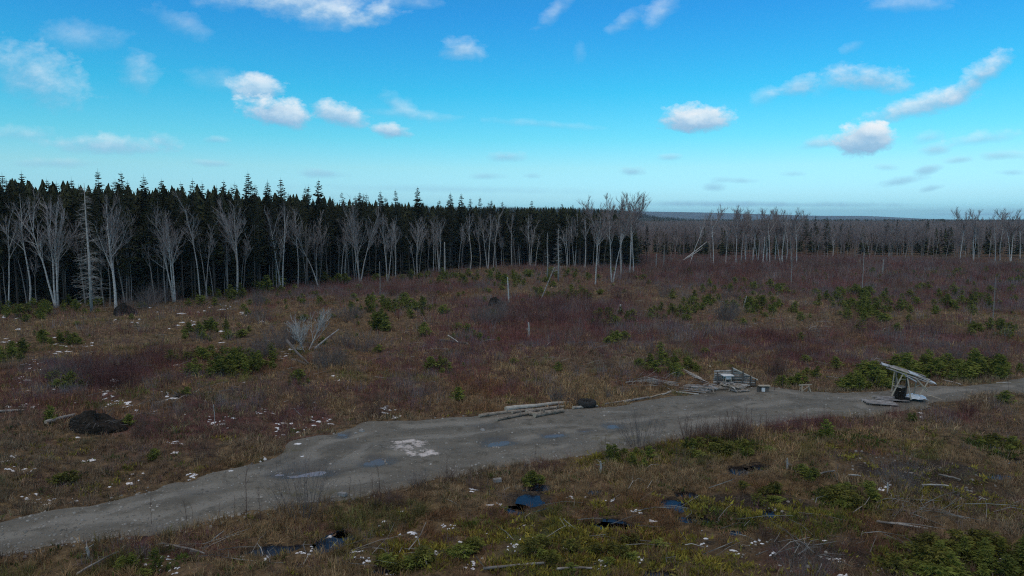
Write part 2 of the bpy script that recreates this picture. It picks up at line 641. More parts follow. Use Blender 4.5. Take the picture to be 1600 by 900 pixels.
M['red_twig'] = mat_var('red_twigs', [(.062, .028, .028), (.13, .062, .058)], 1.2, obj_random=.25)
M['grey_twig'] = mat_var('grey_twigs', [(.075, .062, .06), (.16, .138, .135)], 1.2, obj_random=.2)
M['brown_twig'] = mat_var('brown_twigs', [(.06, .036, .03), (.13, .08, .065)], 1.2, obj_random=.2)
M['log'] = mat_var('log_bark', [(.10, .085, .07), (.22, .19, .16), (.30, .27, .235)], 5.0, obj_random=.2, bump=.8)
M['log_pale'] = mat_var('peeled_log', [(.24, .225, .20), (.38, .365, .34)], 4.0, obj_random=.15, bump=.3)
M['log_end'] = mat_var('sawn_wood', [(.22, .19, .15), (.36, .31, .25)], 9.0)
M['board'] = mat_var('grey_board', [(.075, .07, .07), (.19, .182, .18), (.31, .305, .31)], 4.0, obj_random=.2, bump=.3)
M['board_new'] = mat_var('pale_timber', [(.22, .19, .155), (.36, .32, .26)], 5.0, obj_random=.15)
M['tin'] = mat_var('weathered_tin', [(.22, .24, .27), (.46, .49, .53)], 3.0, rough=.5, spec=.5)
M['rubber'] = mat_var('rubber', [(.012, .012, .012), (.03, .03, .03)], 12.0, rough=.8)
M['stone'] = mat_var('stone', [(.12, .12, .12), (.27, .27, .27)], 5.0, bump=.5)
M['earth'] = mat_var('root_earth', [(.004, .003, .003), (.010, .008, .006), (.03, .023, .018)], 6.0, bump=.9)
M['plastic'] = mat_var('plastic_sheet', [(.30, .38, .48), (.62, .68, .74)], 6.0, rough=.35, spec=.5)
M['white'] = mat_var('white_paint', [(.45, .47, .50), (.62, .64, .66)], 6.0)
M['snow'] = mat_var('snow', [(.46, .48, .52), (.74, .75, .79)], 6.0, rough=.6)
M['grass'] = mat_var('dry_grass', [(.98, .98, .98), (1.28, 1.28, 1.28)], 1.2, attr=True)


def ground_material():
    m, t, b = newmat('ground_litter', 0.95, 0.12)
    c = t.nodes.new('ShaderNodeTexCoord').outputs['Object']
    n1 = noise(t, c, 0.35, 6, 0.65)
    n2 = noise(t, c, 2.6, 6, 0.65)
    n3 = noise(t, c, 11, 6, 0.7)
    tan = ramp(t, n2.outputs[0], [(.3, (.022, .015, .010)), (.46, (.080, .056, .032)), (.6, (.150, .106, .056)), (.75, (.22, .17, .10))])
    red = ramp(t, n2.outputs[0], [(.32, (.022, .011, .010)), (.52, (.082, .038, .034)), (.7, (.15, .082, .068))])
    moss = ramp(t, n3.outputs[0], [(.3, (.020, .026, .010)), (.5, (.055, .062, .020)), (.72, (.10, .10, .035))])
    mud = ramp(t, n3.outputs[0], [(.3, (.012, .010, .008)), (.52, (.036, .028, .021)), (.68, (.085, .068, .05)), (.78, (.2, .19, .17))])
    a = t.nodes.new('ShaderNodeAttribute')
    a.attribute_name = 'tint'
    s = t.nodes.new('ShaderNodeSeparateColor')
    t.links.new(a.outputs['Color'], s.inputs[0])
    br = mathn(t, 'MULTIPLY', mathn(t, 'SUBTRACT', n1.outputs[0], .5), 1.6)
    fr = smooth(t, mathn(t, 'ADD', mathn(t, 'ADD', s.outputs[2], br), mathn(t, 'MULTIPLY', mathn(t, 'SUBTRACT', n2.outputs[0], .5), 1.2)), .15, .9)
    fm = smooth(t, mathn(t, 'ADD', s.outputs[0], mathn(t, 'MULTIPLY', mathn(t, 'SUBTRACT', n2.outputs[0], .5), 1.2)), .35, .65)
    fd = smooth(t, mathn(t, 'ADD', s.outputs[1], mathn(t, 'MULTIPLY', mathn(t, 'SUBTRACT', n2.outputs[0], .5), 1.2)), .38, .6)
    col = mixc(t, fr, tan, red)
    col = mixc(t, fm, col, moss)
    col = mixc(t, fd, col, mud)
    f = mathn(t, 'ADD', mathn(t, 'MULTIPLY', n3.outputs[0], 1.6), .2)
    sc = t.nodes.new('ShaderNodeVectorMath')
    sc.operation = 'SCALE'
    t.links.new(col, sc.inputs[0])
    t.links.new(f, sc.inputs['Scale'])
    t.links.new(sc.outputs[0], b.inputs['Base Color'])
    bp = t.nodes.new('ShaderNodeBump')
    bp.inputs['Strength'].default_value = 0.9
    bp.inputs['Distance'].default_value = 0.09
    t.links.new(mathn(t, 'ADD', n3.outputs[0], n2.outputs[0]), bp.inputs['Height'])
    t.links.new(bp.outputs[0], b.inputs['Normal'])
    return m


def road_material():
    m, t, b = newmat('road_gravel', 0.85, 0.25)
    c = t.nodes.new('ShaderNodeTexCoord').outputs['Object']
    n1 = noise(t, c, 0.25, 5, 0.6)
    n2 = noise(t, c, 1.7, 6, 0.65)
    n3 = noise(t, c, 6, 7, 0.82)
    v = t.nodes.new('ShaderNodeTexVoronoi')
    v.inputs['Scale'].default_value = 4.5
    t.links.new(c, v.inputs['Vector'])
    a = t.nodes.new('ShaderNodeAttribute')
    a.attribute_name = 'tint'
    s = t.nodes.new('ShaderNodeSeparateColor')
    t.links.new(a.outputs['Color'], s.inputs[0])
    col = ramp(t, n1.outputs[0], [(.3, (.098, .091, .076)), (.55, (.128, .120, .102)), (.75, (.152, .143, .122))])
    col = mixc(t, smooth(t, n2.outputs[0], .5, .64), col, (.078, .072, .058))
    tk = t.nodes.new('ShaderNodeAttribute')
    tk.attribute_name = 'track'
    col = mixc(t, mathn(t, 'MULTIPLY', smooth(t, tk.outputs['Fac'], .1, .9), .7), col, (.19, .182, .162))
    col = mixc(t, mathn(t, 'MULTIPLY', smooth(t, tk.outputs['Fac'], -.2, -1.0), .65), col, (.075, .07, .058))
    col = mixc(t, smooth(t, n3.outputs[0], .52, .62), col, (.075, .072, .064))
    # loose pale stones
    st = mathn(t, 'MULTIPLY', smooth(t, v.outputs['Distance'], .22, .1), smooth(t, n3.outputs[0], .5, .6))
    col = mixc(t, mathn(t, 'MULTIPLY', st, .85), col, (.33, .32, .30))
    col = mixc(t, smooth(t, mathn(t, 'ADD', s.outputs[0], mathn(t, 'ADD', mathn(t, 'MULTIPLY', mathn(t, 'SUBTRACT', n2.outputs[0], .5), 1.8), mathn(t, 'MULTIPLY', mathn(t, 'SUBTRACT', n3.outputs[0], .5), 1.2))), .38, .75), col, (.45, .42, .41))
    col = mixc(t, mathn(t, 'MULTIPLY', s.outputs[1], .8), col, (.045, .042, .036))
    col = mixc(t, smooth(t, mathn(t, 'ADD', s.outputs[2], mathn(t, 'MULTIPLY', mathn(t, 'SUBTRACT', n2.outputs[0], .5), 1.3)), .4, .75), col, (.085, .075, .04))
    f = mathn(t, 'ADD', mathn(t, 'MULTIPLY', n3.outputs[0], 1.5), .27)
    sc = t.nodes.new('ShaderNodeVectorMath')
    sc.operation = 'SCALE'
    t.links.new(col, sc.inputs[0])
    t.links.new(f, sc.inputs['Scale'])
    t.links.new(sc.outputs[0], b.inputs['Base Color'])
    bp = t.nodes.new('ShaderNodeBump')
    bp.inputs['Strength'].default_value = 0.6
    bp.inputs['Distance'].default_value = 0.04
    t.links.new(mathn(t, 'ADD', n3.outputs[0], mathn(t, 'MULTIPLY', n2.outputs[0], 1.5)), bp.inputs['Height'])
    t.links.new(bp.outputs[0], b.inputs['Normal'])
    t.links.new(mathn(t, 'SUBTRACT', .88, mathn(t, 'MULTIPLY', s.outputs[1], .4)), b.inputs['Roughness'])
    return m


def water_material(name, base, rough=.04, spec=.4):
    m, t, b = newmat(name, rough, spec)
    b.inputs['Base Color'].default_value = (*base, 1)
    c = t.nodes.new('ShaderNodeTexCoord').outputs['Object']
    n = noise(t, c, 7, 3, .5)
    bp = t.nodes.new('ShaderNodeBump')
    bp.inputs['Strength'].default_value = 0.08
    bp.inputs['Distance'].default_value = 0.02
    t.links.new(n.outputs[0], bp.inputs['Height'])
    t.links.new(bp.outputs[0], b.inputs['Normal'])
    return m


M['ground'] = ground_material()
M['road'] = road_material()
M['pool'] = water_material('bog_water', (.006, .006, .009), .14, .3)
M['puddle'] = water_material('puddle_water', (.075, .073, .074), .32, .22)
M['puddle_pale'] = water_material('silty_water', (.17, .155, .165), .3)

# ------------------------------------------------------------------ ground sheet
def axis(lo, hi, fine_lo, fine_hi, step, grow):
    a = list(np.arange(fine_lo, fine_hi, step))
    s, v = step, a[-1]
    while v < hi:
        s *= grow
        v += s
        a.append(v)
    s, v = step, a[0]
    b = []
    while v > lo:
        s *= grow
        v -= s
        b.append(v)
    return np.array(b[::-1] + a)


GX = axis(-8000, 8000, -34, 34, 0.22, 1.022)
GY = axis(-600, 8000, 19, 52, 0.20, 1.018)
gxx, gyy = np.meshgrid(GX, GY)
fx, fy = gxx.ravel(), gyy.ravel()
sdv = np.full(fx.shape, -60.0)
mm = (fy > 14) & (fy < 80) & (np.abs(fx) < 90)
sdv[mm] = road_sd(fx[mm], fy[mm])
gz_ = land_h(fx, fy, sdv)


def region(x, y, lst):
    """soft union of photo-pixel ellipses (px, py, rx, ry, weight)"""
    out = np.zeros(np.shape(x))
    for (px, py, rx, ry, w) in lst:
        cx, cy, ax, ay = ell(px, py, rx, ry)
        r2 = ((x - cx) / ax) ** 2 + ((y - cy) / ay) ** 2
        out = np.maximum(out, w * np.clip(1.25 - 0.75 * r2, 0, 1))
    return out


MUD = [(1180, 790, 110, 20, .75), (1440, 735, 130, 20, .7), (1350, 715, 90, 16, .55), (1500, 760, 110, 26, .55), (1250, 860, 160, 26, .5), (830, 775, 50, 20, .6), (580, 850, 50, 12, .4),
       (150, 870, 80, 18, .4), (960, 810, 60, 18, .45), (1560, 695, 60, 8, .6), (700, 860, 60, 14, .35), (1120, 850, 60, 14, .5), (850, 760, 40, 8, .5), (260, 650, 120, 10, .35)]
MOSS = [(1000, 850, 120, 40, .55), (880, 880, 140, 30, .6), (1130, 800, 70, 30, .5), (1330, 780, 60, 25, .55), (650, 870, 90, 30, .5), (1500, 870, 160, 40, .6), (1100, 700, 120, 18, .6),
        (980, 715, 90, 16, .5), (900, 840, 160, 30, .6), (1250, 810, 120, 30, .5), (1060, 880, 160, 26, .5), (1550, 790, 60, 30, .4), (760, 820, 80, 20, .35), (1450, 770, 80, 30, .35), (1560, 700, 60, 20, .45), (240, 880, 60, 20, .45), (960, 790, 60, 20, .4), (1300, 690, 160, 16, .35)]
RED = [(100, 600, 220, 40, .7), (350, 660, 160, 25, .6), (500, 690, 60, 12, .7), (450, 620, 120, 25, .4), (700, 560, 120, 30, .55), (850, 500, 200, 40, .6), (1300, 420, 330, 30, .7), (1200, 540, 170, 30, .6),
       (1330, 560, 130, 25, .5), (1500, 540, 140, 30, .55), (620, 620, 70, 25, .5), (270, 850, 120, 25, .6), (500, 830, 60, 18, .5), (1180, 660, 200, 14, .6), (1400, 850, 120, 18, .55), (1580, 790, 60, 25, .6),
       (1250, 870, 90, 25, .5), (820, 600, 80, 18, .3), (990, 590, 60, 20, .4), (560, 450, 200, 14, .5), (1450, 650, 120, 10, .6), (930, 700, 60, 10, .5), (50, 660, 120, 20, .4), (260, 700, 80, 16, .3)]
moss = region(fx, fy, MOSS) + (fbm(fx, fy, 5, 3, 21) - .5) * .35
mud = region(fx, fy, MUD) + (fbm(fx, fy, 3, 3, 22) - .5) * .3
pf = np.full(fx.shape, -5.0)
pf[mm] = pool_field(fx[mm], fy[mm], POOLS)
mud = np.maximum(mud, sstep(pf, -.35, .1))
redm = region(fx, fy, RED) + (fbm(fx, fy, 9, 3, 23) - .5) * .5 + .12
rr = np.hypot(fx, fy)
redm = redm + .22 * sstep(rr, 90, 160)
cols = np.stack([np.clip(moss, 0, 1), np.clip(mud, 0, 1), np.clip(redm, 0, 1)], 1)
nx, ny = len(GX), len(GY)
ii = np.arange(nx * ny).reshape(ny, nx)
faces = np.stack([ii[:-1, :-1].ravel(), ii[:-1, 1:].ravel(), ii[1:, 1:].ravel(), ii[1:, :-1].ravel()], 1)
g = np_mesh('ground', np.stack([fx, fy, gz_], 1), faces, M['ground'], cols, smooth=True)
tag(g, kind='structure')
print('ground', nx, ny)

# road sheet: dips under the land at its edges
RXa = np.arange(-44, 80, 0.22)
RYa = np.arange(19, 62, 0.16)
rx_, ry_ = np.meshgrid(RXa, RYa)
x, y = rx_.ravel(), ry_.ravel()
rsd = road_sd(x, y)
rh = road_h(x, y, rsd)
keep = rsd > -0.55
idx = -np.ones(len(x), int)
ii = np.arange(len(x)).reshape(rx_.shape)
q = np.stack([ii[:-1, :-1].ravel(), ii[:-1, 1:].ravel(), ii[1:, 1:].ravel(), ii[1:, :-1].ravel()], 1)
q = q[keep[q].all(1)]
used = np.unique(q)
idx[used] = np.arange(len(used))
q = idx[q]
ux, uy = x[used], y[used]
white_spot = region(ux, uy, [(640, 697, 34, 9, 1), (662, 710, 30, 8, 1), (625, 700, 22, 8, .9)]) * .62
wet = np.clip(sstep(pool_field(ux, uy, ROAD_PUDDLES), -.7, .1) + region(ux, uy, [(620, 700, 120, 6, .3), (480, 730, 90, 12, .45), (310, 770, 40, 5, .4), (760, 668, 30, 5, .5), (1130, 623, 40, 6, .7), (880, 690, 60, 6, .3)]), 0, 1)
weed = region(ux, uy, [(980, 690, 90, 12, .5), (440, 705, 50, 8, .5), (900, 690, 50, 8, .3), (480, 770, 100, 10, .5), (1020, 672, 40, 6, .45), (1300, 645, 120, 8, .45), (700, 730, 60, 8, .3), (1500, 598, 120, 3, .7)])
rd = np_mesh('gravel_road', np.stack([ux, uy, rh[used]], 1), q, M['road'], np.stack([white_spot, wet, weed], 1), smooth=True)
tr = np.cos(rsd[used] * 2 * math.pi / 1.9 + 2.2 * fbm(ux, uy, 9, 2, 41)) * sstep(rsd[used], .3, .9) * sstep(fbm(ux, uy, 2.2, 3, 43), .3, .6)
ta = rd.data.attributes.new('track', 'FLOAT', 'POINT')
ta.data.foreach_set('value', tr.astype(np.float32))
tag(rd, kind='structure')


def water_sheet(name, p, z, mat, label):
    cx, cy, ax, ay = ell(*p[:4])
    mb = MB()
    if mat is M['pool']:
        ax, ay = ax * 1.12, ay * 1.05
    n = 40
    tl = math.tan(R(p[4])) if len(p) > 4 else 0
    k = 1.7
    vs = [(cx, cy, z)]
    for i in range(n):
        a = 2 * math.pi * i / n
        ddx = math.cos(a) * ax * k
        vs.append((cx + ddx, cy + math.sin(a) * ay * k + tl * ddx, z))
    mb.v = vs
    mb.f = [(0, 1 + i, 1 + (i + 1) % n) for i in range(n)]
    mb.mi = [0] * n
    o = mb.build(name, mat)
    tag(o, label, kind='structure')
    return o


for i, p in enumerate(ROAD_PUDDLES):
    cx, cy, ax, ay = ell(*p[:4])
    ang = np.linspace(0, 2 * math.pi, 24, endpoint=False)
    X, Y = cx + np.cos(ang) * ax * .7, cy + np.sin(ang) * ay * .7
    z = float(np.median(road_h(X, Y, road_sd(X, Y)))) - 0.002
    water_sheet('puddle', p, z, M['puddle_pale'] if i == 0 else M['puddle'], None)
for p in POOLS:
    water_sheet('bog_water', p, -0.145, M['pool'], None)
# ------------------------------------------------------------------ tree builders
def rot_about(v, axis, ang):
    return Matrix.Rotation(ang, 3, axis) @ v


def perturb(d, ang, rng):
    ax = d.orthogonal().normalized()
    ax = rot_about(ax, d, rng.uniform(0, 2 * math.pi))
    return rot_about(d, ax, ang)


def bare_tree(seed, H, stems=1, spread=.12, fork=.45, crownw=.42, r0=.16, twigs=5, lean=0.0, sub=6, first=.35, upsweep=.5, droop=0.0, tw=1.0):
    """leafless broadleaf tree: (trunk and limbs, twiggy crown)"""
    rng = random.Random(seed)
    T, K = MB(), MB()

    def grow(p, d, L, r, nseg, up, wig):
        pts, rad = [p.copy()], [r]
        for i in range(nseg):
            d = (d + Vector((rng.gauss(0, wig), rng.gauss(0, wig), rng.gauss(0, wig) + up))).normalized()
            p = p + d * (L / nseg)
            pts.append(p.copy())
            rad.append(r * (1 - .82 * (i + 1) / nseg))
        return pts, rad

    def along(pts, t):
        k = t * (len(pts) - 1)
        i = min(int(k), len(pts) - 2)
        return pts[i].lerp(pts[i + 1], k - i), (pts[i + 1] - pts[i]).normalized()

    def limb(p, d, L, r, depth):
        pts, rad = grow(p, d, L, r, 5, .06 * upsweep + .02, .07)
        (T if depth == 0 else K).tube(pts, rad, 4 if depth == 0 else 3, cap=False)
        if depth < 2:
            n = sub if depth == 0 else twigs
            for k in range(n):
                t = rng.uniform(.18, 1.0) if depth == 0 else rng.uniform(.15, 1)
                q, dd = along(pts, t)
                dd = perturb(dd, R(rng.uniform(20, 48)), rng)
                dd.z += .25 - droop
                dd.normalize()
                limb(q, dd, L * rng.uniform(.32, .55) * (1.15 - .4 * t), r * (.5 if depth == 0 else .45) + .003 * tw, depth + 1)

    for s in range(stems):
        a = rng.uniform(0, 6.28)
        sp = spread * (0.4 + s * .6 / max(1, stems - 1)) if stems > 1 else lean
        a = 2 * math.pi * s / max(1, stems) + rng.uniform(-.5, .5) if stems > 1 else 0.0
        d = Vector((math.cos(a) * sp, math.sin(a) * sp, 1)).normalized()
        hs = H * (1 if s == 0 else rng.uniform(.82, .97))
        base = Vector((math.cos(a), math.sin(a), 0)) * (.12 * (stems > 1))
        base.z = -.15
        pts, rad = grow(base, d, hs, r0 * (1 if s == 0 else .85), 10, .045, .04)
        rad[0] *= 1.25
        T.tube(pts, rad, 7, cap=False)
        forks = rng.randint(2, 3)
        for k in range(forks + 1):      # main ascending limbs
            q, dd = along(pts, fork + .1 * k + rng.uniform(-.03, .03))
            limb(q, perturb(dd, R(rng.uniform(14, 30)), rng), hs * crownw * rng.uniform(.75, 1.1), r0 * .42, 0)
        n = int(9 / math.sqrt(stems)) + 4
        for k in range(n):
            t = first + (1 - first) * (k + rng.random()) / n
            q, dd = along(pts, min(t, .99))
            limb(q, perturb(dd, R(rng.uniform(22, 50)), rng), hs * crownw * (1.15 - t) * rng.uniform(.6, 1.1) + .5, r0 * .26 * (1.3 - t) + .01, 0 if t < .7 else 1)
    return T, K


def conifer(seed, H, z0=.38, width=.13, dead=14, whorl=.42, sprays=7, r0=.15, ragged=.3, spray_w=.17, trunk=True, lo=5, hi=7, droop=.28):
    """evergreen: (trunk with dead lower twigs, needle crown); whorls of branches carrying flat sprays"""
    rng = random.Random(seed)
    T, K = MB(), MB()
    if trunk:
        T.tube([(0, 0, -.2), (rng.gauss(0, .05), rng.gauss(0, .05), H * .5), (0, 0, H * .97)], [r0 * 1.15, r0 * .7, .015], 6, cap=False)
    for k in range(dead):
        z = rng.uniform(.08, z0 + .08) * H
        a = rng.uniform(0, 6.28)
        L = rng.uniform(.5, 1.0) * width * H
        e = Vector((math.cos(a) * L, math.sin(a) * L, z - rng.uniform(-.1, .35) * L))
        T.tube([(0, 0, z), e], [.022, .006], 3, cap=False)
    z = z0 * H
    while z < H * .985:
        t = (z - z0 * H) / (H * (1 - z0))
        Rr = width * H * ((1 - t) ** .8) * min(1, .55 + t * 2.2) + .12
        for k in range(rng.randint(lo, hi)):
            if rng.random() < ragged * .35:
                continue
            a = rng.uniform(0, 6.28)
            L = Rr * rng.uniform(1 - ragged, 1 + ragged * .4)
            dr = droop * (1 - t) - .15 * t + rng.uniform(-.1, .1)
            out = Vector((math.cos(a), math.sin(a), 0))
            side = Vector((-out.y, out.x, 0))
            prev = Vector((0, 0, z))
            n = max(3, int(sprays * (.5 + .5 * L / (width * H))))
            for i in range(n):
                s0 = (i + .3) / n
                p = Vector((0, 0, z)) + out * (L * s0) + Vector((0, 0, -dr * L * s0 + .12 * L * s0 * s0))
                ln = (.32 * L * (1.1 - s0 * .6) + .08) * rng.uniform(.7, 1.3)
                for sg in (-1, 1):
                    dd = (out * rng.uniform(.5, 1.0) + side * sg * rng.uniform(.35, 1.0) + Vector((0, 0, rng.uniform(-.45, .15)))).normalized()
                    w = Vector((rng.gauss(0, 1), rng.gauss(0, 1), rng.gauss(0, 1)))
                    w = (w - dd * w.dot(dd)).normalized() * ln * spray_w * rng.uniform(.7, 1.4)
                    K.quad(p - w * .5, p + dd * ln * .5 - w, p + dd * ln, p + dd * ln * .45 + w)
                prev = p
            tip = Vector((0, 0, z)) + out * L + Vector((0, 0, -dr * L + .12 * L))
            w = Vector((0, 0, 1)) * .05 * L + side * .05 * L
            K.quad(tip - out * L * .35 - w, tip - out * L * .1 - w * 1.5, tip + out * .06, tip - out * L * .25 + w)
        z += whorl * (.6 + .4 * (1 - t)) * rng.uniform(.7, 1.3)
    # leader
    for k in range(3):
        w = Vector((math.cos(k * 2.1), math.sin(k * 2.1), 0)) * .05
        K.tri(Vector((0, 0, H * .93)) - w, Vector((0, 0, H * .93)) + w, (0, 0, H * 1.02))
    return T, K


def shrub_mb(seed, H, stems, W, r=.012, side=5, wig=.12):
    """many thin stems rising from one foot"""
    rng = random.Random(seed)
    B = MB()
    for s in range(stems):
        a = rng.uniform(0, 6.28)
        o = rng.random() ** .6
        h = H * rng.uniform(.55, 1.0) * (1.1 - .35 * o)
        base = Vector((math.cos(a), math.sin(a), 0)) * o * W * .28
        d = Vector((math.cos(a) * o * W / H * .8, math.sin(a) * o * W / H * .8, 1)).normalized()
        pts, rad, p = [base - Vector((0, 0, .1))], [r * 1.3], base
        for i in range(3):
            d = (d + Vector((rng.gauss(0, wig), rng.gauss(0, wig), .08))).normalized()
            p = p + d * h / 3
            pts.append(p)
            rad.append(r * (1 - .75 * (i + 1) / 3))
        B.tube(pts, rad, 3, cap=False)
        for k in range(side):
            i = rng.randint(1, 2)
            q = pts[i].lerp(pts[i + 1], rng.random())
            dd = perturb((pts[i + 1] - pts[i]).normalized(), R(rng.uniform(20, 45)), rng)
            B.tube([q, q + dd * h * rng.uniform(.15, .38)], [r * .5, r * .2], 3, cap=False)
    return B


COPIES = []


def proto_tree(TK, tm, cm):
    """mesh data of a tree kind: (trunk mesh, crown mesh)"""
    T, K = TK
    return T.mesh('trunk', tm, True), K.mesh('crown', cm)


def put_tree(name, proto, x, y, scale, rz, label, cat, group, tilt=(0, 0), zs=None, z=None):
    r = empty(name, (x, y, hgt(x, y) if z is None else z), rz)
    r.scale = (scale, scale, scale if zs is None else zs)
    r.rotation_euler = (tilt[0], tilt[1], rz)
    for nm, me in zip(('trunk', 'crown'), proto):
        o = bpy.data.objects.new(nm, me)
        COL.objects.link(o)
        o.parent = r
    tag(r, label, cat, group)
    return r


# ------------------------------------------------------------------ evergreens of the wood on the left
SPR = [proto_tree(conifer(100 + i, 16, z0=[.36, .42, .5, .3, .45, .38][i], width=[.14, .12, .12, .15, .11, .16][i], ragged=.35, r0=[.11, .09, .085, .12, .09, .11][i], dead=22), M['bark_spruce'], M['needles']) for i in range(6)]
SKYL = [proto_tree(conifer(140 + i, 17, z0=.3, width=[.12, .135, .10, .15][i], ragged=.45, whorl=.4, sprays=10, r0=.12, spray_w=.3, dead=12), M['bark_spruce'], M['needles']) for i in range(4)]

EDGE_PX = [(-420, 500), (-150, 492), (0, 486), (100, 480), (200, 478), (330, 468), (440, 452), (560, 438), (640, 432), (710, 422), (800, 417), (900, 420), (985, 420)]
EDGE = [at(*p) for p in EDGE_PX]


def edge_pt(s):
    """s in 0..1 along the wood's edge, with the outward normal turned into the wood"""
    L = [math.dist(EDGE[i], EDGE[i + 1]) for i in range(len(EDGE) - 1)]
    t = s * sum(L)
    for i, l in enumerate(L):
        if t <= l or i == len(L) - 1:
            k = t / l
            a, b = EDGE[i], EDGE[i + 1]
            q = (a[0] + (b[0] - a[0]) * k, a[1] + (b[1] - a[1]) * k)
            r = math.hypot(*q)
            return q, (q[0] / r, q[1] / r)
        t -= l


def px_of(x, y):
    return 800 + FPX * x / (y * math.cos(PITCH) + (CAMH) * math.sin(PITCH))


ZONES = [(-999, 60, "at the far left edge"), (60, 210, "behind the leftmost pale trees"), (210, 340, "behind the low spreading tree"),
         (340, 430, "behind the white forked birch"), (430, 520, "behind the brush heap"), (520, 600, "behind the fan-crowned tree"),
         (600, 690, "right of the fan-crowned tree"), (690, 780, "behind the broken white pole"), (780, 860, 'left of the spiky dead conifer'),
         (860, 930, "right of the spiky dead conifer"), (930, 1030, "behind the tall aspen clump"), (1030, 9999, "at the spruce wood's right end")]


def zone(x, y):
    p = px_of(x, y)
    for a, b, s in ZONES:
        if a <= p < b:
            return s
    return ZONES[-1][2]


COLS_ = sorted((px_of(*edge_pt(k / 400)[0]), k / 400) for k in range(401))


def s_at_px(p):
    return float(np.interp(p, [c[0] for c in COLS_], [c[1] for c in COLS_]))


spots = []
for row in range(6):
    depth = 3.2 + row * 2.9
    n = 62
    for i in range(n):
        s = (i + rnd.random() * .9) / n
        s = s if i % 3 == 0 else s_at_px(-40 + 1050 * s)
        (ex, ey), (nx_, ny_) = edge_pt(s)
        dd = depth + rnd.uniform(-1.1, 1.1) + 1.6 * (vnoise(s * 24, 3, 4) - .3)
        spots.append((ex + nx_ * dd, ey + ny_ * dd, row))
HPX = [(88, 30), (143, 10), (181, 24), (46, 8), (272, 26), (313, 9), (371, 24), (438, 14), (465, 8), (497, 10), (533, 8), (562, 26), (606, 16), (652, 14), (735, 10), (771, 8)]
spots = [p for p in spots if not any(abs(px_of(p[0], p[1]) - h) < w * .55 and p[2] < 1 for h, w in HPX)]
spots = [p for p in spots if -40 < px_of(p[0], p[1]) < 1012]
rnd.shuffle(spots)
spots.sort(key=lambda p: p[2])
print('spruce spots', len(spots))
ROWTXT = ['front-row', 'front-row', 'second-row', 'second-row', 'deep-standing', 'deep-standing']
for i, (x, y, row) in enumerate(spots[:270]):
    H = rnd.uniform(11.5, 15.5) if row < 2 else rnd.uniform(12.5, 16.6)
    H *= float(np.interp(px_of(x, y), [0, 500, 700, 1000], [1.04, 1, .93, .82]))
    put_tree('spruce', SPR[rnd.randrange(6)], x, y, H / 16, rnd.uniform(0, 6.28),
             'dark %s spruce with bare lower trunk %s' % (ROWTXT[row], zone(x, y)), 'spruce', '%s spruces %s' % (ROWTXT[row], zone(x, y)), zs=H / 16,
             tilt=(rnd.gauss(0, .015), rnd.gauss(0, .015)))

# spires that stand above the skyline: px, top py, extra depth
SPIRES = [(38, 262, 9), (8, 268, 12), (157, 259, 9), (193, 264, 12), (228, 270, 12), (285, 281, 14), (318, 280, 14), (352, 278, 12), (390, 263, 9), (440, 275, 10), (483, 287, 10), (499, 279, 10),
          (563, 296, 9), (595, 297, 10), (619, 294, 11), (653, 289, 9), (704, 298, 8), (721, 300, 9), (750, 305, 9), (768, 311, 10), (785, 313, 9), (831, 311, 8), (853, 319, 10), (878, 316, 8), (895, 318, 9), (912, 320, 10),
          (115, 272, 10), (255, 277, 12), (420, 279, 12), (735, 308, 12)]
SP_LABEL = {0: 'tall ragged spruce top above the far left skyline', 2: 'pointed spruce top rising above the skyline left of the broken birch', 8: 'highest spruce on the left skyline above the forked birch',
            10: 'left one of two spires by the dip in the skyline', 11: 'right one of two spires by the dip in the skyline', 15: 'tall thin tiered spire alone right of the fan-crowned tree'}
for i, (px, py, dep) in enumerate(SPIRES):
    s = min(range(200), key=lambda k: abs(px_of(*edge_pt(k / 200)[0]) - px)) / 200
    (ex, ey), _n = edge_pt(s)
    Y = ey + dep
    X = (px - 800) / FPX * (Y * math.cos(PITCH))
    Ht = top_height(px, py, Y)
    put_tree('spruce', SKYL[i % 4], X, Y, Ht / 17 * .98, rnd.uniform(0, 6.28),
             SP_LABEL.get(i, 'spruce spire poking above the skyline %s' % zone(X, Y)), 'spruce', 'skyline spruces %s' % zone(X, Y))

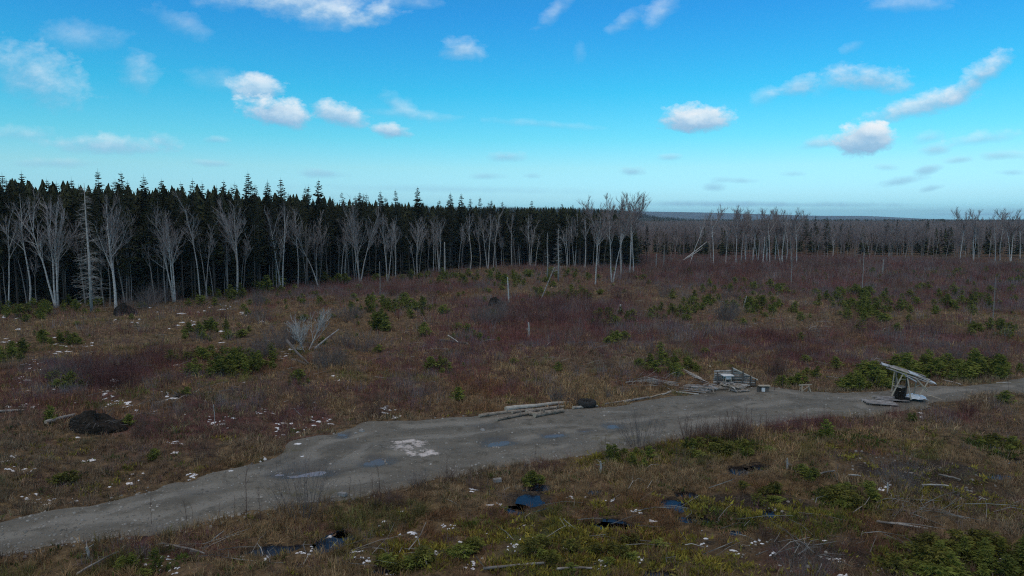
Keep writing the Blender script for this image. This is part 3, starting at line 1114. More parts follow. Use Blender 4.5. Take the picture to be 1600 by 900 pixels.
# ------------------------------------------------------------------ bare trees along the wood's edge
BT = {
    'multi': proto_tree(bare_tree(1, 15, stems=4, spread=.13, fork=.5, crownw=.34, r0=.17, first=.42, sub=7, twigs=6), M['bark_birch'], M['twig_birch']),
    'fork': proto_tree(bare_tree(2, 15, stems=1, fork=.36, crownw=.5, r0=.2, first=.45, sub=9, twigs=7), M['bark_birch'], M['twig_birch']),
    'fan': proto_tree(bare_tree(3, 15, stems=3, spread=.2, fork=.42, crownw=.42, r0=.16, first=.4, sub=8, twigs=7), M['bark_birch'], M['twig_birch']),
    'wide': proto_tree(bare_tree(4, 12, stems=5, spread=.42, fork=.4, crownw=.4, r0=.13, first=.35, sub=7, twigs=6), M['bark_birch'], M['twig_birch']),
    'slim': proto_tree(bare_tree(5, 13, stems=1, lean=.1, fork=.55, crownw=.26, r0=.12, first=.55, sub=6, twigs=5), M['bark_birch'], M['twig_birch']),
    'slim2': proto_tree(bare_tree(6, 13, stems=1, lean=-.06, fork=.6, crownw=.28, r0=.11, first=.6, sub=5, twigs=5), M['bark_birch'], M['twig_birch']),
    'twin': proto_tree(bare_tree(7, 14, stems=2, spread=.16, fork=.5, crownw=.32, r0=.14, first=.5, sub=6, twigs=6), M['bark_birch'], M['twig_birch']),
    'aspen': proto_tree(bare_tree(8, 16, stems=1, fork=.56, crownw=.44, r0=.15, first=.55, sub=13, twigs=11, lean=.03, tw=2.4, upsweep=1.2), M['bark_birch'], M['twig_aspen']),
    'aspen2': proto_tree(bare_tree(9, 16, stems=2, spread=.1, fork=.5, crownw=.34, r0=.14, first=.5, sub=12, twigs=9, tw=2.4, upsweep=1.2), M['bark_birch'], M['twig_aspen']),
    'lean': proto_tree(bare_tree(10, 13, stems=1, lean=.3, fork=.5, crownw=.34, r0=.12, first=.5, sub=6, twigs=5), M['bark_birch'], M['twig_birch']),
}
BTD = {}
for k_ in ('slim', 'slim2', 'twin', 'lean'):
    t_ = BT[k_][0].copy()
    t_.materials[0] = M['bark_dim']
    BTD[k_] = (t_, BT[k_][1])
BH = {'multi': 15, 'fork': 15, 'fan': 15, 'wide': 12, 'slim': 13, 'slim2': 13, 'twin': 14, 'aspen': 16, 'aspen2': 16, 'lean': 13}


def rise(kind):
    # the built height of the kind's crown
    zmax = max(max(v.co.z for v in me.vertices) for me in BT[kind])
    return zmax


RISE = {k: rise(k) for k in BT}
# px, base py, top py, kind, heading, label
HAND = [
    (88, 479, 284, 'multi', .3, 'many-stemmed pale tree, the leftmost tall one at the wood edge'),
    (181, 480, 292, 'fork', 2.2, 'pale tree with one low side branch, right of the straight ladder-branched trunk'),
    (46, 432, 300, 'slim', 1.0, 'slender crooked pale tree near the photo left edge'),
    (14, 450, 312, 'slim2', 2.0, 'thin bare tree standing at the far left edge'),
    (272, 456, 308, 'fan', .8, 'low bare tree with limbs spread wide between the left pale trees and the forked birch'),
    (313, 412, 296, 'slim2', .4, 'thin pale birch standing deep behind the wide-spread bare tree'),
    (371, 436, 300, 'fork', .2, 'white forked birch with a wide open crown left of the leaning trunks'),
    (440, 432, 312, 'twin', .9, 'twin-stemmed pale tree left of the leaning trunks over the brush heap'),
    (465, 436, 318, 'slim', 1.8, 'crooked pale birch beside the brush heap at the wood edge'),
    (497, 446, 330, 'lean', 3.0, 'grey trunk leaning left over the brush heap'),
    (533, 438, 335, 'slim2', 2.6, 'slender curved white birch left of the fan-crowned tree'),
    (541, 428, 360, 'slim', 4.0, 'short thin white stem between the curved birch and the fan-crowned tree'),
    (562, 440, 299, 'fan', 2.1, 'wide fan-crowned bare tree, the broadest at the middle of the wood edge'),
    (606, 439, 328, 'twin', 4.1, 'forked white birch right of the fan-crowned tree'),
    (618, 434, 345, 'slim', 2.2, 'thin curved white birch close behind the forked one'),
    (652, 414, 333, 'fork', 3.9, 'small white birch with a Y fork, alone in dark shade'),
    (677, 420, 338, 'slim2', 1.2, 'dim grey birch between the Y-forked birch and the broken white pole'),
    (735, 416, 330, 'slim', .3, 'thin pale tree with a rounded bare crown right of the broken white pole'),
    (771, 417, 318, 'slim2', 2.9, 'slim pale birch leaning right in the middle of the spruce wood'),
    (762, 415, 328, 'twin', .5, 'twin grey birch at the edge left of the dead pole'),
    (800, 414, 330, 'slim', 5.0, 'slim birch with a bent top left of the spiky dead conifer'),
    (829, 416, 345, 'slim2', 3.0, 'thin grey birch just left of the spiky dead conifer'),
    (886, 418, 350, 'slim2', 5.5, 'thin grey birch just right of the spiky dead conifer'),
    (930, 446, 304, 'aspen', .1, 'tall pale aspen, left one of the big clump, crown reaching left'),
    (957, 443, 299, 'aspen2', 3.2, 'tall double-trunked aspen in the middle of the big clump'),
    (970, 432, 301, 'aspen', 1.2, 'tall straight aspen behind the double-trunked one'),
    (984, 427, 297, 'aspen2', 4.4, 'right-hand double trunk of the tall aspen clump'),
    (990, 428, 303, 'aspen', 2.3, 'rightmost straight trunk of the tall aspen clump'),
    (1078, 411, 326, 'lean', 6.1, 'pale leaning aspen beside the fallen white trunk'),
    (1115, 412, 316, 'aspen', 3.0, 'tall pale aspen right of the fallen white trunk'),
    (1134, 416, 348, 'slim', 2.0, 'short leaning pale stem in front of the aspen grove'),
    (1150, 411, 318, 'aspen', 4.0, 'tall aspen at the left of the dense grove'),
    (1500, 406, 321, 'aspen', 5.0, 'tall bare aspen, left one of the group near the right edge'),
    (1521, 410, 324, 'aspen2', 1.1, 'tall bare aspen, second of the group near the right edge'),
    (1555, 411, 323, 'aspen', 2.5, 'tall bare aspen, third of the group near the right edge'),
    (1563, 409, 326, 'slim', 3.5, 'slimmer aspen just behind the third of the right-hand group'),
    (1579, 409, 324, 'aspen2', .2, 'tall bare aspen with a spread crown close to the right edge'),
    (1594, 404, 327, 'aspen', 1.9, 'tall bare aspen cut by the right edge of the photo'),
]
for (px, by, ty, kind, rz, lab) in HAND:
    x, y = at(px, by)
    if px < 900:
        (ex, ey), _n = edge_pt(s_at_px(px))
        if y > ey + .8:
            y = ey + .8
            x = (px - 800) / FPX * (y * math.cos(PITCH) + CAMH * math.sin(PITCH))
    H = top_height(px, ty, y)
    wd = 1.2 if 'aspen' in kind else 1.0
    put_tree('bare_tree', BT[kind], x, y, H / RISE[kind] * wd, rz, lab, 'tree', None, z=hgt(x, y), zs=H / RISE[kind])
for k, px in enumerate([1158, 1198, 1223, 1165, 1176, 1184, 1192, 1203, 1211, 1219, 1228, 1236, 1245]):
    x, y = at(px, 408 + (k * 7) % 5)
    H = top_height(px, 319 + (k * 5) % 13, y)
    kd = ['aspen', 'aspen2', 'slim', 'aspen'][k % 4]
    put_tree('bare_tree', BT[kd], x, y, H / RISE[kd] * 1.25, k * 1.3, 'tall bare aspen in the dense grove right of centre', 'tree', 'aspens of the dense grove', zs=H / RISE[kd])

# thin pale stems all through the edge of the wood
for i in range(90):
    s = rnd.random()
    s = s if i % 2 == 0 else s_at_px(1000 * s)
    (ex, ey), (nx_, ny_) = edge_pt(s)
    dd = rnd.uniform(-.5, 5)
    x, y = ex + nx_ * dd, ey + ny_ * dd
    if not -20 < px_of(x, y) < 1000:
        continue
    kd = rnd.choice(['slim', 'slim2', 'slim2', 'twin', 'slim2', 'slim', 'slim'] )
    if px_of(x, y) < 330 and i % 3:
        kd, dd = 'slim2', dd
    H = rnd.uniform(7.5, 13)
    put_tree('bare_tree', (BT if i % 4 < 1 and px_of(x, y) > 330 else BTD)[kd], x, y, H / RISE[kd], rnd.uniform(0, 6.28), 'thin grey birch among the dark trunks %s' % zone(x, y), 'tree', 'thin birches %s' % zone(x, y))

# bare wood on the right: the front rows as single trees
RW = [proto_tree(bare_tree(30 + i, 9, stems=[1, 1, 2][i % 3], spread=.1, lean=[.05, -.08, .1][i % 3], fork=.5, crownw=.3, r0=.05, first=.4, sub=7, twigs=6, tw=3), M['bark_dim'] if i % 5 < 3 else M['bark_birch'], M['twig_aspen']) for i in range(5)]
REDGE = [at(*p) for p in [(1000, 404), (1060, 400), (1200, 404), (1320, 402), (1450, 404), (1640, 406)]]
n = 0
while n < 150:
    px = rnd.uniform(995, 1615)
    x, y = at(px, 404 - 2 * math.sin(px / 60))
    y += rnd.random() ** 1.3 * 26
    x *= 1 + rnd.uniform(-.01, .01)
    H = rnd.uniform(7.2, 9.4)
    pz = px_of(x, y)
    side = 'behind the tall aspen clump' if pz < 1075 else 'left of the aspen grove' if pz < 1150 else ('in front of the aspen grove' if pz < 1260 else ('right of the aspen grove' if pz < 1420 else 'near the right-hand tall aspens'))
    put_tree('bare_tree', RW[n % 5], x, y, H / 9.3, rnd.uniform(0, 6.28), 'slim grey bare tree in the low wood %s' % side, 'tree', 'slim bare trees %s' % side)
    n += 1
# evergreens standing in that wood
for k, (px, by, ty) in enumerate([(1010, 404, 352), (1258, 400, 333), (1272, 398, 338), (1290, 400, 336), (1312, 398, 352), (1385, 396, 345), (1400, 396, 343), (1432, 398, 358), (1447, 398, 345), (1440, 399, 353), (1468, 400, 356),
                                  (1480, 400, 352), (1060, 396, 366), (1085, 400, 375), (1175, 396, 360), (1222, 398, 362), (1122, 398, 372), (1540, 398, 360), (1355, 395, 372)]):
    x, y = at(px, by)
    H = top_height(px, ty, y)
    side = 'left of the aspen grove' if px < 1150 else ('by the aspen grove' if px < 1300 else 'in the middle of the low bare wood' if px < 1420 else 'left of the right-hand tall aspens')
    put_tree('spruce', SPR[k % 6] if k % 2 else SKYL[k % 4], x, y, H / 16.6, k * 1.1, 'dark evergreen standing %s' % side, 'spruce', 'evergreens %s' % side)


# ------------------------------------------------------------------ the mass of the wood behind (nobody could count it)
def low_conifer(seed, H=1.0, layers=9, spikes=7, z0=.3, w=.15):
    rng = random.Random(seed)
    V, F = [], []
    for l in range(layers):
        t = l / layers
        zc = z0 + (1 - z0) * t
        rr = w * (1 - t) ** .85 + .015
        for k in range(spikes):
            a = rng.uniform(0, 6.28)
            L = rr * rng.uniform(.65, 1.25)
            hw = L * .34
            b = len(V)
            c, s = math.cos(a), math.sin(a)
            V += [(-s * hw * .5, c * hw * .5, zc + .06), (s * hw * .5, -c * hw * .5, zc + .05), (c * L + s * hw, s * L - c * hw, zc - .03 * rng.random()), (c * L * 1.1 - s * hw, s * L * 1.1 + c * hw, zc - .02)]
            F += [(b, b + 1, b + 2), (b, b + 2, b + 3)]
    b = len(V)
    V += [(-.012, 0, .9), (.012, 0, .9), (0, 0, 1.02), (0, -.012, .9), (0, .012, .9), (0, 0, 1.02)]
    F += [(b, b + 1, b + 2), (b + 3, b + 4, b + 5)]
    return np.array(V, float), np.array(F)


def low_trunk():
    V = [(math.cos(a) * .008, math.sin(a) * .008, z) for z in (0, .9) for a in (0, 2.1, 4.2)]
    F = []
    for k in range(3):
        j = (k + 1) % 3
        F += [(k, j, 3 + j), (k, 3 + j, 3 + k)]
    return np.array(V), np.array(F)


def low_bare(seed, twigs=46):
    rng = random.Random(seed)
    V, F = [], []

    def strip(p, q, w):
        d = np.array(q) - np.array(p)
        s = np.cross(d, [rng.gauss(0, 1), rng.gauss(0, 1), rng.gauss(0, .4)])
        s = s / (np.linalg.norm(s) + 1e-9) * w
        b = len(V)
        V.extend([tuple(np.array(p) - s), tuple(np.array(p) + s), tuple(q)])
        F.append((b, b + 1, b + 2))
    strip((0, 0, 0), (rng.gauss(0, .03), rng.gauss(0, .03), 1), .010)
    strip((0, 0, 0), (rng.gauss(0, .03), rng.gauss(0, .03), 1), .010)
    for k in range(twigs):
        z = rng.uniform(.35, .95)
        a = rng.uniform(0, 6.28)
        L = rng.uniform(.06, .2)
        r0 = rng.uniform(0, .1)
        p = (math.cos(a) * r0, math.sin(a) * r0, z)
        strip(p, (p[0] + math.cos(a + rng.gauss(0, .6)) * L * .6, p[1] + math.sin(a + rng.gauss(0, .6)) * L * .6, z + L), .0045)
    return np.array(V, float), np.array(F)


def scatter_merge(name, protos, P, S, mat, kind='stuff', label=None, cat=None, aspect=1.0, tints=None):
    """many copies of small meshes merged into one mass"""
    VV, FF, CC, off = [], [], [], 0
    which = NR.integers(0, len(protos), len(P))
    rot = NR.uniform(0, 6.28, len(P))
    for k, (V, F) in enumerate(protos):
        sel = np.where(which == k)[0]
        if not len(sel):
            continue
        c, s = np.cos(rot[sel])[:, None], np.sin(rot[sel])[:, None]
        sc = S[sel][:, None]
        X = (V[None, :, 0] * c - V[None, :, 1] * s) * sc * aspect + P[sel, 0][:, None]
        Y = (V[None, :, 0] * s + V[None, :, 1] * c) * sc * aspect + P[sel, 1][:, None]
        Z = V[None, :, 2] * sc + P[sel, 2][:, None]
        VV.append(np.stack([X, Y, Z], 2).reshape(-1, 3))
        FF.append((F[None] + (np.arange(len(sel)) * len(V))[:, None, None] + off).reshape(-1, F.shape[1]))
        if tints is not None:
            CC.append(np.repeat(tints[sel], len(V), axis=0))
        off += len(sel) * len(V)
    o = np_mesh(name, np.concatenate(VV), np.concatenate(FF), mat, np.concatenate(CC) if tints is not None else None)
    tag(o, label, cat, kind=kind)
    return o


def hill_z(x, y):
    """the near wooded rise on the middle skyline"""
    x, y = np.asarray(x, float), np.asarray(y, float)
    px = 800 + FPX * x / np.maximum(y, 1)
    prof = np.interp(px, [-1500, 200, 500, 700, 830, 900, 960, 1000, 1030, 1100, 4000], [30, 30, 34, 33, 31, 30, 25, 16, 6, 0, 0])
    return prof * sstep(y, 900, 1900)


# dense spruces behind the single ones (left) - rows deeper than 16 m
pts = []
for row in range(14):
    for i in range(130):
        s = rnd.random()
        s = s if i % 3 == 0 else s_at_px(-60 + 1060 * s)
        (ex, ey), (nx_, ny_) = edge_pt(s)
        dd = 14 + row * 3.2 + rnd.uniform(-1.5, 1.5)
        pts.append((ex + nx_ * dd, ey + ny_ * dd))
P = np.array(pts)
P = np.column_stack([P, land_h(P[:, 0], P[:, 1])])
LC = [low_conifer(i, layers=20, spikes=11, z0=.35, w=.13) for i in range(4)]
scatter_merge('spruce_forest', LC, P, NR.uniform(10.5, 14.4, len(P)) * np.interp(800 + FPX * P[:, 0] / P[:, 1], [0, 300, 500, 700, 1000], [1.16, 1.12, 1.04, 1.0, .92]), M['needles'], label='deep dark spruce wood behind the first rows on the left', cat='forest')
Q = []
while len(Q) < 900:
    s_ = s_at_px(rnd.uniform(-60, 1005))
    (ex, ey), (nx_, ny_) = edge_pt(s_)
    dd = 5 + rnd.random() ** .8 * 42
    Q.append((ex + nx_ * dd, ey + ny_ * dd))
Q = np.array(Q)
Q = np.column_stack([Q, land_h(Q[:, 0], Q[:, 1])])
scatter_merge('forest_understorey', [low_conifer(60 + i, layers=14, spikes=9, z0=.02, w=.26) for i in range(4)], Q, NR.uniform(2.5, 9.0, len(Q)), M['needles'], label='dark young evergreens filling the shade under the left wood', cat='forest')
scatter_merge('forest_trunks', [low_trunk()], P[::2], NR.uniform(11, 15, len(P[::2])), M['bark_spruce'], label='grey trunks of the deep spruce wood', cat='forest')

# far woods to the horizon
def field(n, y0, y1, pxa, pxb, power=1.0):
    u = NR.random(n)
    Y = (y0 ** power + u * (y1 ** power - y0 ** power)) ** (1 / power)
    X = (NR.uniform(pxa, pxb, n) - 800) / FPX * Y
    return X, Y


X, Y = field(5200, 214, 620, 960, 1700, 1.2)
B_ = [low_bare(i, 60) for i in range(5)]
P = np.stack([X, Y, base_h(X, Y)], 1)
scatter_merge('bare_forest', B_, P, NR.uniform(7.4, 9.6, len(P)), M['twig_aspen'], label='hazy mass of leafless trees behind the front rows on the right', cat='forest', aspect=1.2)
X, Y = field(1500, 205, 620, 960, 1700, 1.1)
LC2 = [low_conifer(i + 20, layers=12, spikes=8, z0=.1, w=.16) for i in range(4)]
P = np.stack([X, Y, base_h(X, Y)], 1)
scatter_merge('scattered_evergreens', LC2, P, NR.uniform(5, 9.2, len(P)), M['needles'], label='small dark evergreens scattered through the leafless wood', cat='forest')
LC3 = [low_conifer(i + 40, layers=7, spikes=6, z0=.02, w=.24) for i in range(5)]
X, Y = field(9000, 600, 2400, -150, 1750, .9)
P = np.stack([X, Y, hill_z(X, Y)], 1)
far = scatter_merge('far_forest', LC3, P, NR.uniform(7.5, 11.8, len(P)), M['needles'], label='dark evergreen forest reaching to the horizon', cat='forest', aspect=1.3)
X, Y = field(2600, 1500, 2100, 350, 1060, 1)
P = np.stack([X, Y, hill_z(X, Y)], 1)
scatter_merge('far_forest', LC3, P, NR.uniform(8, 13, len(P)), M['needles'], label='dark forest on the low rise at the middle of the skyline', cat='forest', aspect=1.4)
X, Y = field(2500, 620, 1000, 960, 1700, 1)
P = np.stack([X, Y, hill_z(X, Y)], 1)
scatter_merge('bare_forest', [low_bare(9, 40)], P, NR.uniform(8, 9.6, len(P)), M['twig_aspen'], label='leafless trees far out below the horizon on the right', cat='forest', aspect=1.8)


def ridge(name, y0, depth, prof, mat, label, seed=0):
    """a hill range: grid whose crest follows heights given at photo columns"""
    px = np.linspace(-900, 2500, 340)
    hs = np.interp(px, [p[0] for p in prof], [p[1] for p in prof])
    rows = 14
    V = []
    for j in range(rows):
        t = j / (rows - 1)
        Yr = y0 + depth * t
        shape = math.sin(min(1, t * 1.6) * math.pi / 2) if t < .625 else math.cos((t - .625) / .375 * math.pi / 2)
        Xr = (px - 800) / FPX * (y0 + depth * .5)
        Zr = np.maximum(hs, 0) * shape * (1 + .12 * (fbm(Xr, np.full_like(Xr, Yr), depth * .35, 4, seed) - .5)) - 2
        V.append(np.stack([Xr, np.full_like(Xr, Yr), Zr], 1))
    V = np.concatenate(V)
    n = len(px)
    ii = np.arange(n * rows).reshape(rows, n)
    F = np.stack([ii[:-1, :-1].ravel(), ii[:-1, 1:].ravel(), ii[1:, 1:].ravel(), ii[1:, :-1].ravel()], 1)
    o = np_mesh(name, V, F, mat, smooth=True)
    tag(o, label, kind='structure')


M['hill'] = mat_var('hill_forest', [(.018, .024, .018), (.05, .05, .045)], .01, coord='Object')
pxs = np.linspace(-900, 2500, 60)
yy_ = np.full(60, 1900.0)
ridge('hills', 1000, 1800, [(a, float(hill_z((a - 800) / FPX * 1900, 1900))) for a in pxs], M['hill'], None, 3)


def prof_h(lst, Y):
    return [(px, top_height(px, py, Y)) for px, py in lst]


ridge('far_hills', 5600, 1800, prof_h([(-900, 345), (300, 342), (800, 332), (960, 329), (1010, 330), (1080, 331), (1150, 333), (1250, 336), (1300, 337), (1360, 337), (1400, 340), (1470, 343), (1530, 346), (1700, 347), (2500, 348)], 6700), M['hill'], None, 5)

# ------------------------------------------------------------------ air
hz = MB()
hx, hy0, hy1, z0_, z1_ = 8200, -800, 8300, -6, 110
for (a, b) in ((0, 0),):
    vs = [(-hx, hy0, z0_), (hx, hy0, z0_), (hx, hy1, z0_), (-hx, hy1, z0_), (-hx, hy0, z1_), (hx, hy0, z1_), (hx, hy1, z1_), (-hx, hy1, z1_)]
hz.v = vs
hz.f = [(0, 3, 2, 1), (4, 5, 6, 7), (0, 1, 5, 4), (1, 2, 6, 5), (2, 3, 7, 6), (3, 0, 4, 7)]
hz.mi = [0] * 6
hm = bpy.data.materials.new('air')
hm.use_nodes = True
ht = hm.node_tree
ht.nodes.clear()
hv = ht.nodes.new('ShaderNodeVolumePrincipled')
hv.inputs['Color'].default_value = (.55, .75, .95, 1)
hv.inputs['Density'].default_value = 0.00011
ho = ht.nodes.new('ShaderNodeOutputMaterial')
ht.links.new(hv.outputs[0], ho.inputs['Volume'])
tag(hz.build('haze', hm), kind='stuff')
# ------------------------------------------------------------------ low growth of the clearing
TXR = None


def in_ground(x, y):
    return land_h(np.asarray(x), np.asarray(y))


def blades(name, C, n_per, hr, wr, spread, tints, label, cat, lean=.5, bent=True, tvar=.25, zoff=0.0, hscale=None):
    """clumps at C (n,2): thin bent blades; tints (n,3) per clump"""
    n = len(C)
    sdc = np.full(n, -50.0)
    m = (C[:, 1] < 80)
    sdc[m] = road_sd(C[m, 0], C[m, 1])
    zc = land_h(C[:, 0], C[:, 1], sdc)
    on = sdc > -.25
    if on.any():
        zc[on] = np.maximum(zc[on], road_h(C[on, 0], C[on, 1], sdc[on]))
    N = n * n_per
    cid = np.repeat(np.arange(n), n_per)
    a = NR.uniform(0, 2 * np.pi, N)
    rr = np.abs(NR.normal(0, 1, N)) * spread
    bx, by = C[cid, 0] + np.cos(a) * rr, C[cid, 1] + np.sin(a) * rr
    h = NR.uniform(hr[0], hr[1], N) * (1 if hscale is None else hscale[cid])
    w = NR.uniform(wr[0], wr[1], N)
    la = a + NR.normal(0, .7, N)
    ln = np.minimum(h * NR.uniform(.1, 1, N) * lean, h * .985)
    fa = NR.uniform(0, np.pi, N)
    sx, sy = np.cos(fa) * w * .5, np.sin(fa) * w * .5
    z0 = zc[cid] - .03 + zoff
    tx, ty = bx + np.cos(la) * ln, by + np.sin(la) * ln
    zt = z0 + np.sqrt(np.maximum(h * h - ln * ln, .0004))
    mx, my, mz = bx + np.cos(la) * ln * .3, by + np.sin(la) * ln * .3, z0 + (zt - z0) * .62
    tc_ = tints[cid] * (1 + NR.uniform(-tvar, tvar, (N, 1))) * (1 + NR.uniform(-.07, .07, (N, 3)))
    if bent:
        V = np.stack([np.stack([bx - sx, by - sy, z0], 1), np.stack([bx + sx, by + sy, z0], 1), np.stack([mx - sx * .8, my - sy * .8, mz], 1), np.stack([mx + sx * .8, my + sy * .8, mz], 1), np.stack([tx, ty, zt], 1)], 1)
        base = (np.arange(N) * 5)[:, None, None]
        F = np.array([[0, 1, 3], [0, 3, 2], [2, 3, 4]])[None] + base
        k = 5
    else:
        V = np.stack([np.stack([bx - sx, by - sy, z0], 1), np.stack([bx + sx, by + sy, z0], 1), np.stack([tx, ty, zt], 1)], 1)
        F = (np.array([[0, 1, 2]])[None] + (np.arange(N) * 3)[:, None, None])
        k = 3
    o = np_mesh(name, V.reshape(-1, 3), F.reshape(-1, 3), M['grass'], np.repeat(tc_, k, 0))
    tag(o, label, cat, kind='stuff')
    return o


def view_scatter(n, y0, y1, margin=70, power=2.0):
    """points of the ground seen between two distances"""
    u = NR.random(n)
    Y = (y0 ** power + u * (y1 ** power - y0 ** power)) ** (1 / power)
    X = (NR.uniform(-margin, 1600 + margin, n) - 800) / FPX * (Y * math.cos(PITCH) + CAMH * math.sin(PITCH))
    return np.stack([X, Y], 1)


def px_arr(C):
    return 800 + FPX * C[:, 0] / (C[:, 1] * math.cos(PITCH) + CAMH * math.sin(PITCH))


ES = np.array([edge_pt(k / 300)[0] for k in range(301)])
EPX = px_arr(ES)


def edge_depth(C):
    """metres in front (+) of the wood's edge or of the bare wood on the right"""
    p = px_arr(C)
    ye = np.interp(p, EPX, ES[:, 1])
    ye = np.where(p > 1000, 192, ye)
    return ye - C[:, 1]


def clean(C, road=.05, pool=-.08):
    keep = edge_depth(C) > -4
    m = C[:, 1] < 80
    s = np.full(len(C), -50.0)
    s[m] = road_sd(C[m, 0], C[m, 1])
    keep &= s < road
    pv = np.full(len(C), -5.0)
    pv[m] = pool_field(C[m, 0], C[m, 1], POOLS)
    keep &= pv < pool
    keep &= np.array([(int(a // .25), int(b // .25)) not in SNOWCELL for a, b in C])
    return C[keep]


def masks(C):
    x, y = C[:, 0], C[:, 1]
    mo = region(x, y, MOSS) + (fbm(x, y, 5, 3, 21) - .5) * .35
    mu = region(x, y, MUD) + (fbm(x, y, 3, 3, 22) - .5) * .3
    re = region(x, y, RED) + (fbm(x, y, 9, 3, 23) - .5) * .5 + .12
    return mo, mu, re


# snow left in the hollows
SNOWC = [(100, 545, 40, 14, 14), (138, 541, 14, 6, 8), (52, 572, 20, 12, 10), (30, 605, 18, 16, 10), (18, 540, 14, 20, 6), (172, 620, 12, 24, 22), (185, 640, 20, 8, 12), (212, 652, 4, 4, 4), (122, 673, 6, 3, 5), (40, 640, 36, 14, 12), (30, 735, 30, 14, 18), (140, 718, 12, 6, 8), (60, 778, 28, 8, 22), (115, 780, 8, 5, 6),
          (270, 693, 20, 4, 10), (175, 755, 5, 3, 3), (205, 750, 14, 4, 5), (300, 744, 9, 7, 8), (360, 665, 24, 8, 10), (330, 664, 8, 3, 4), (415, 652, 16, 10, 10), (450, 672, 30, 12, 16), (500, 660, 20, 10, 10), (480, 640, 20, 6, 6), (610, 645, 22, 8, 18), (412, 718, 5, 4, 4), (385, 494, 12, 5, 8),
          (340, 478, 24, 4, 6), (300, 488, 30, 6, 6), (280, 512, 30, 8, 6), (330, 548, 20, 6, 4), (270, 625, 24, 8, 5), (305, 615, 10, 4, 3), (450, 555, 22, 12, 8), (528, 595, 10, 5, 5), (640, 570, 16, 4, 5), (560, 560, 14, 4, 3), (205, 500, 30, 8, 5), (20, 500, 20, 8, 5),
          (380, 864, 14, 3, 12), (412, 868, 6, 2, 5), (470, 862, 8, 3, 5), (488, 852, 6, 6, 6), (512, 832, 6, 3, 4), (548, 835, 8, 3, 5), (570, 878, 8, 9, 9), (552, 858, 6, 3, 3), (610, 893, 10, 4, 6), (700, 812, 12, 5, 9), (640, 832, 10, 5, 6), (600, 820, 12, 8, 5), (625, 797, 8, 4, 5), (680, 868, 8, 3, 5), (735, 885, 12, 8, 8), (800, 862, 8, 10, 10),
          (770, 784, 14, 2, 4), (900, 776, 22, 3, 6), (950, 780, 10, 2, 3), (1000, 798, 16, 3, 9), (1020, 806, 6, 2, 3), (820, 820, 14, 3, 4), (940, 875, 10, 10, 7), (1000, 872, 6, 8, 5), (1383, 764, 10, 3, 8), (840, 748, 8, 4, 3), (740, 763, 6, 4, 4), (410, 880, 10, 5, 4),
          (1310, 866, 14, 4, 8), (1320, 892, 10, 5, 8), (1185, 850, 10, 6, 5), (1205, 862, 6, 4, 4), (1380, 880, 12, 8, 5), (1480, 845, 6, 5, 5), (1500, 842, 8, 3, 4), (1560, 870, 12, 5, 4), (1150, 860, 8, 5, 3), (1100, 850, 10, 3, 3), (260, 870, 10, 4, 3), (245, 880, 24, 6, 8), (270, 893, 12, 5, 6), (1440, 655, 4, 6, 5), (1439, 640, 4, 4, 5),
          (700, 700, 260, 60, 0), (250, 560, 260, 90, 40), (700, 860, 300, 30, 22), (300, 700, 200, 50, 14), (1200, 850, 300, 30, 8), (150, 480, 160, 8, 10)]
VV, FF, off = [], [], 0
SNOWCELL = set()
for (px, py, rx, ry, n) in SNOWC:
    for k in range(n):
        r_ = math.sqrt(rnd.random())
        a = rnd.uniform(0, 6.28)
        qx, qy = px + math.cos(a) * r_ * rx, py + math.sin(a) * r_ * ry
        if qy > 897:
            continue
        cx, cy = at(qx, qy)
        if float(pool_field(np.array([cx]), np.array([cy]), POOLS)[0]) > -.1:
            continue
        s_ = cy / FPX
        L = rnd.uniform(2.0, 10.5) * s_ * (1.9 if rnd.random() < .16 else 1)
        W = L * rnd.uniform(.14, .38)
        th = rnd.gauss(.1, .35)
        m = 14
        ang = np.linspace(0, 2 * math.pi, m, endpoint=False)
        rads = NR.uniform(.25, 1.2, m)
        ring = []
        for sc_ in (1.0, .55):
            ux_, uy_ = np.cos(ang) * rads * L * .5 * sc_, np.sin(ang) * rads * W * sc_
            ring.append(np.stack([cx + ux_ * math.cos(th) - uy_ * math.sin(th), cy + ux_ * math.sin(th) + uy_ * math.cos(th)], 1))
        xy = np.concatenate(ring + [np.array([[cx, cy]])])
        sv = road_sd(xy[:, 0], xy[:, 1])
        z = land_h(xy[:, 0], xy[:, 1], sv)
        onr = sv > -.2
        if onr.any():
            z[onr] = np.maximum(z[onr], road_h(xy[onr, 0], xy[onr, 1], sv[onr]))
        z[:m] -= .01
        lift = .03 if s_ < .06 else .08
        z[m:2 * m] += lift * .8
        z[2 * m] += lift
        for q_ in ring[0]:
            SNOWCELL.add((int(q_[0] // .25), int(q_[1] // .25)))
        SNOWCELL.add((int(cx // .25), int(cy // .25)))
        VV.append(np.column_stack([xy, z]))
        q = np.arange(m)
        q2 = (q + 1) % m
        f1 = np.stack([q, q2, m + q2], 1)
        f2 = np.stack([q, m + q2, m + q], 1)
        f3 = np.stack([m + q, m + q2, np.full(m, 2 * m)], 1)
        FF.append(np.concatenate([f1, f2, f3]) + off)
        off += 2 * m + 1
sn = np_mesh('snow', np.concatenate(VV), np.concatenate(FF), M['snow'], smooth=True)
tag(sn, 'small scraps of old white snow left in the hollows', 'snow', kind='stuff')


STRAW = np.array([.235, .163, .086])
RUST = np.array([.165, .090, .044])
OLIVE = np.array([.110, .105, .030])
GREYB = np.array([.15, .125, .10])
REDB = np.array([.135, .050, .047])
PURP = np.array([.125, .062, .070])


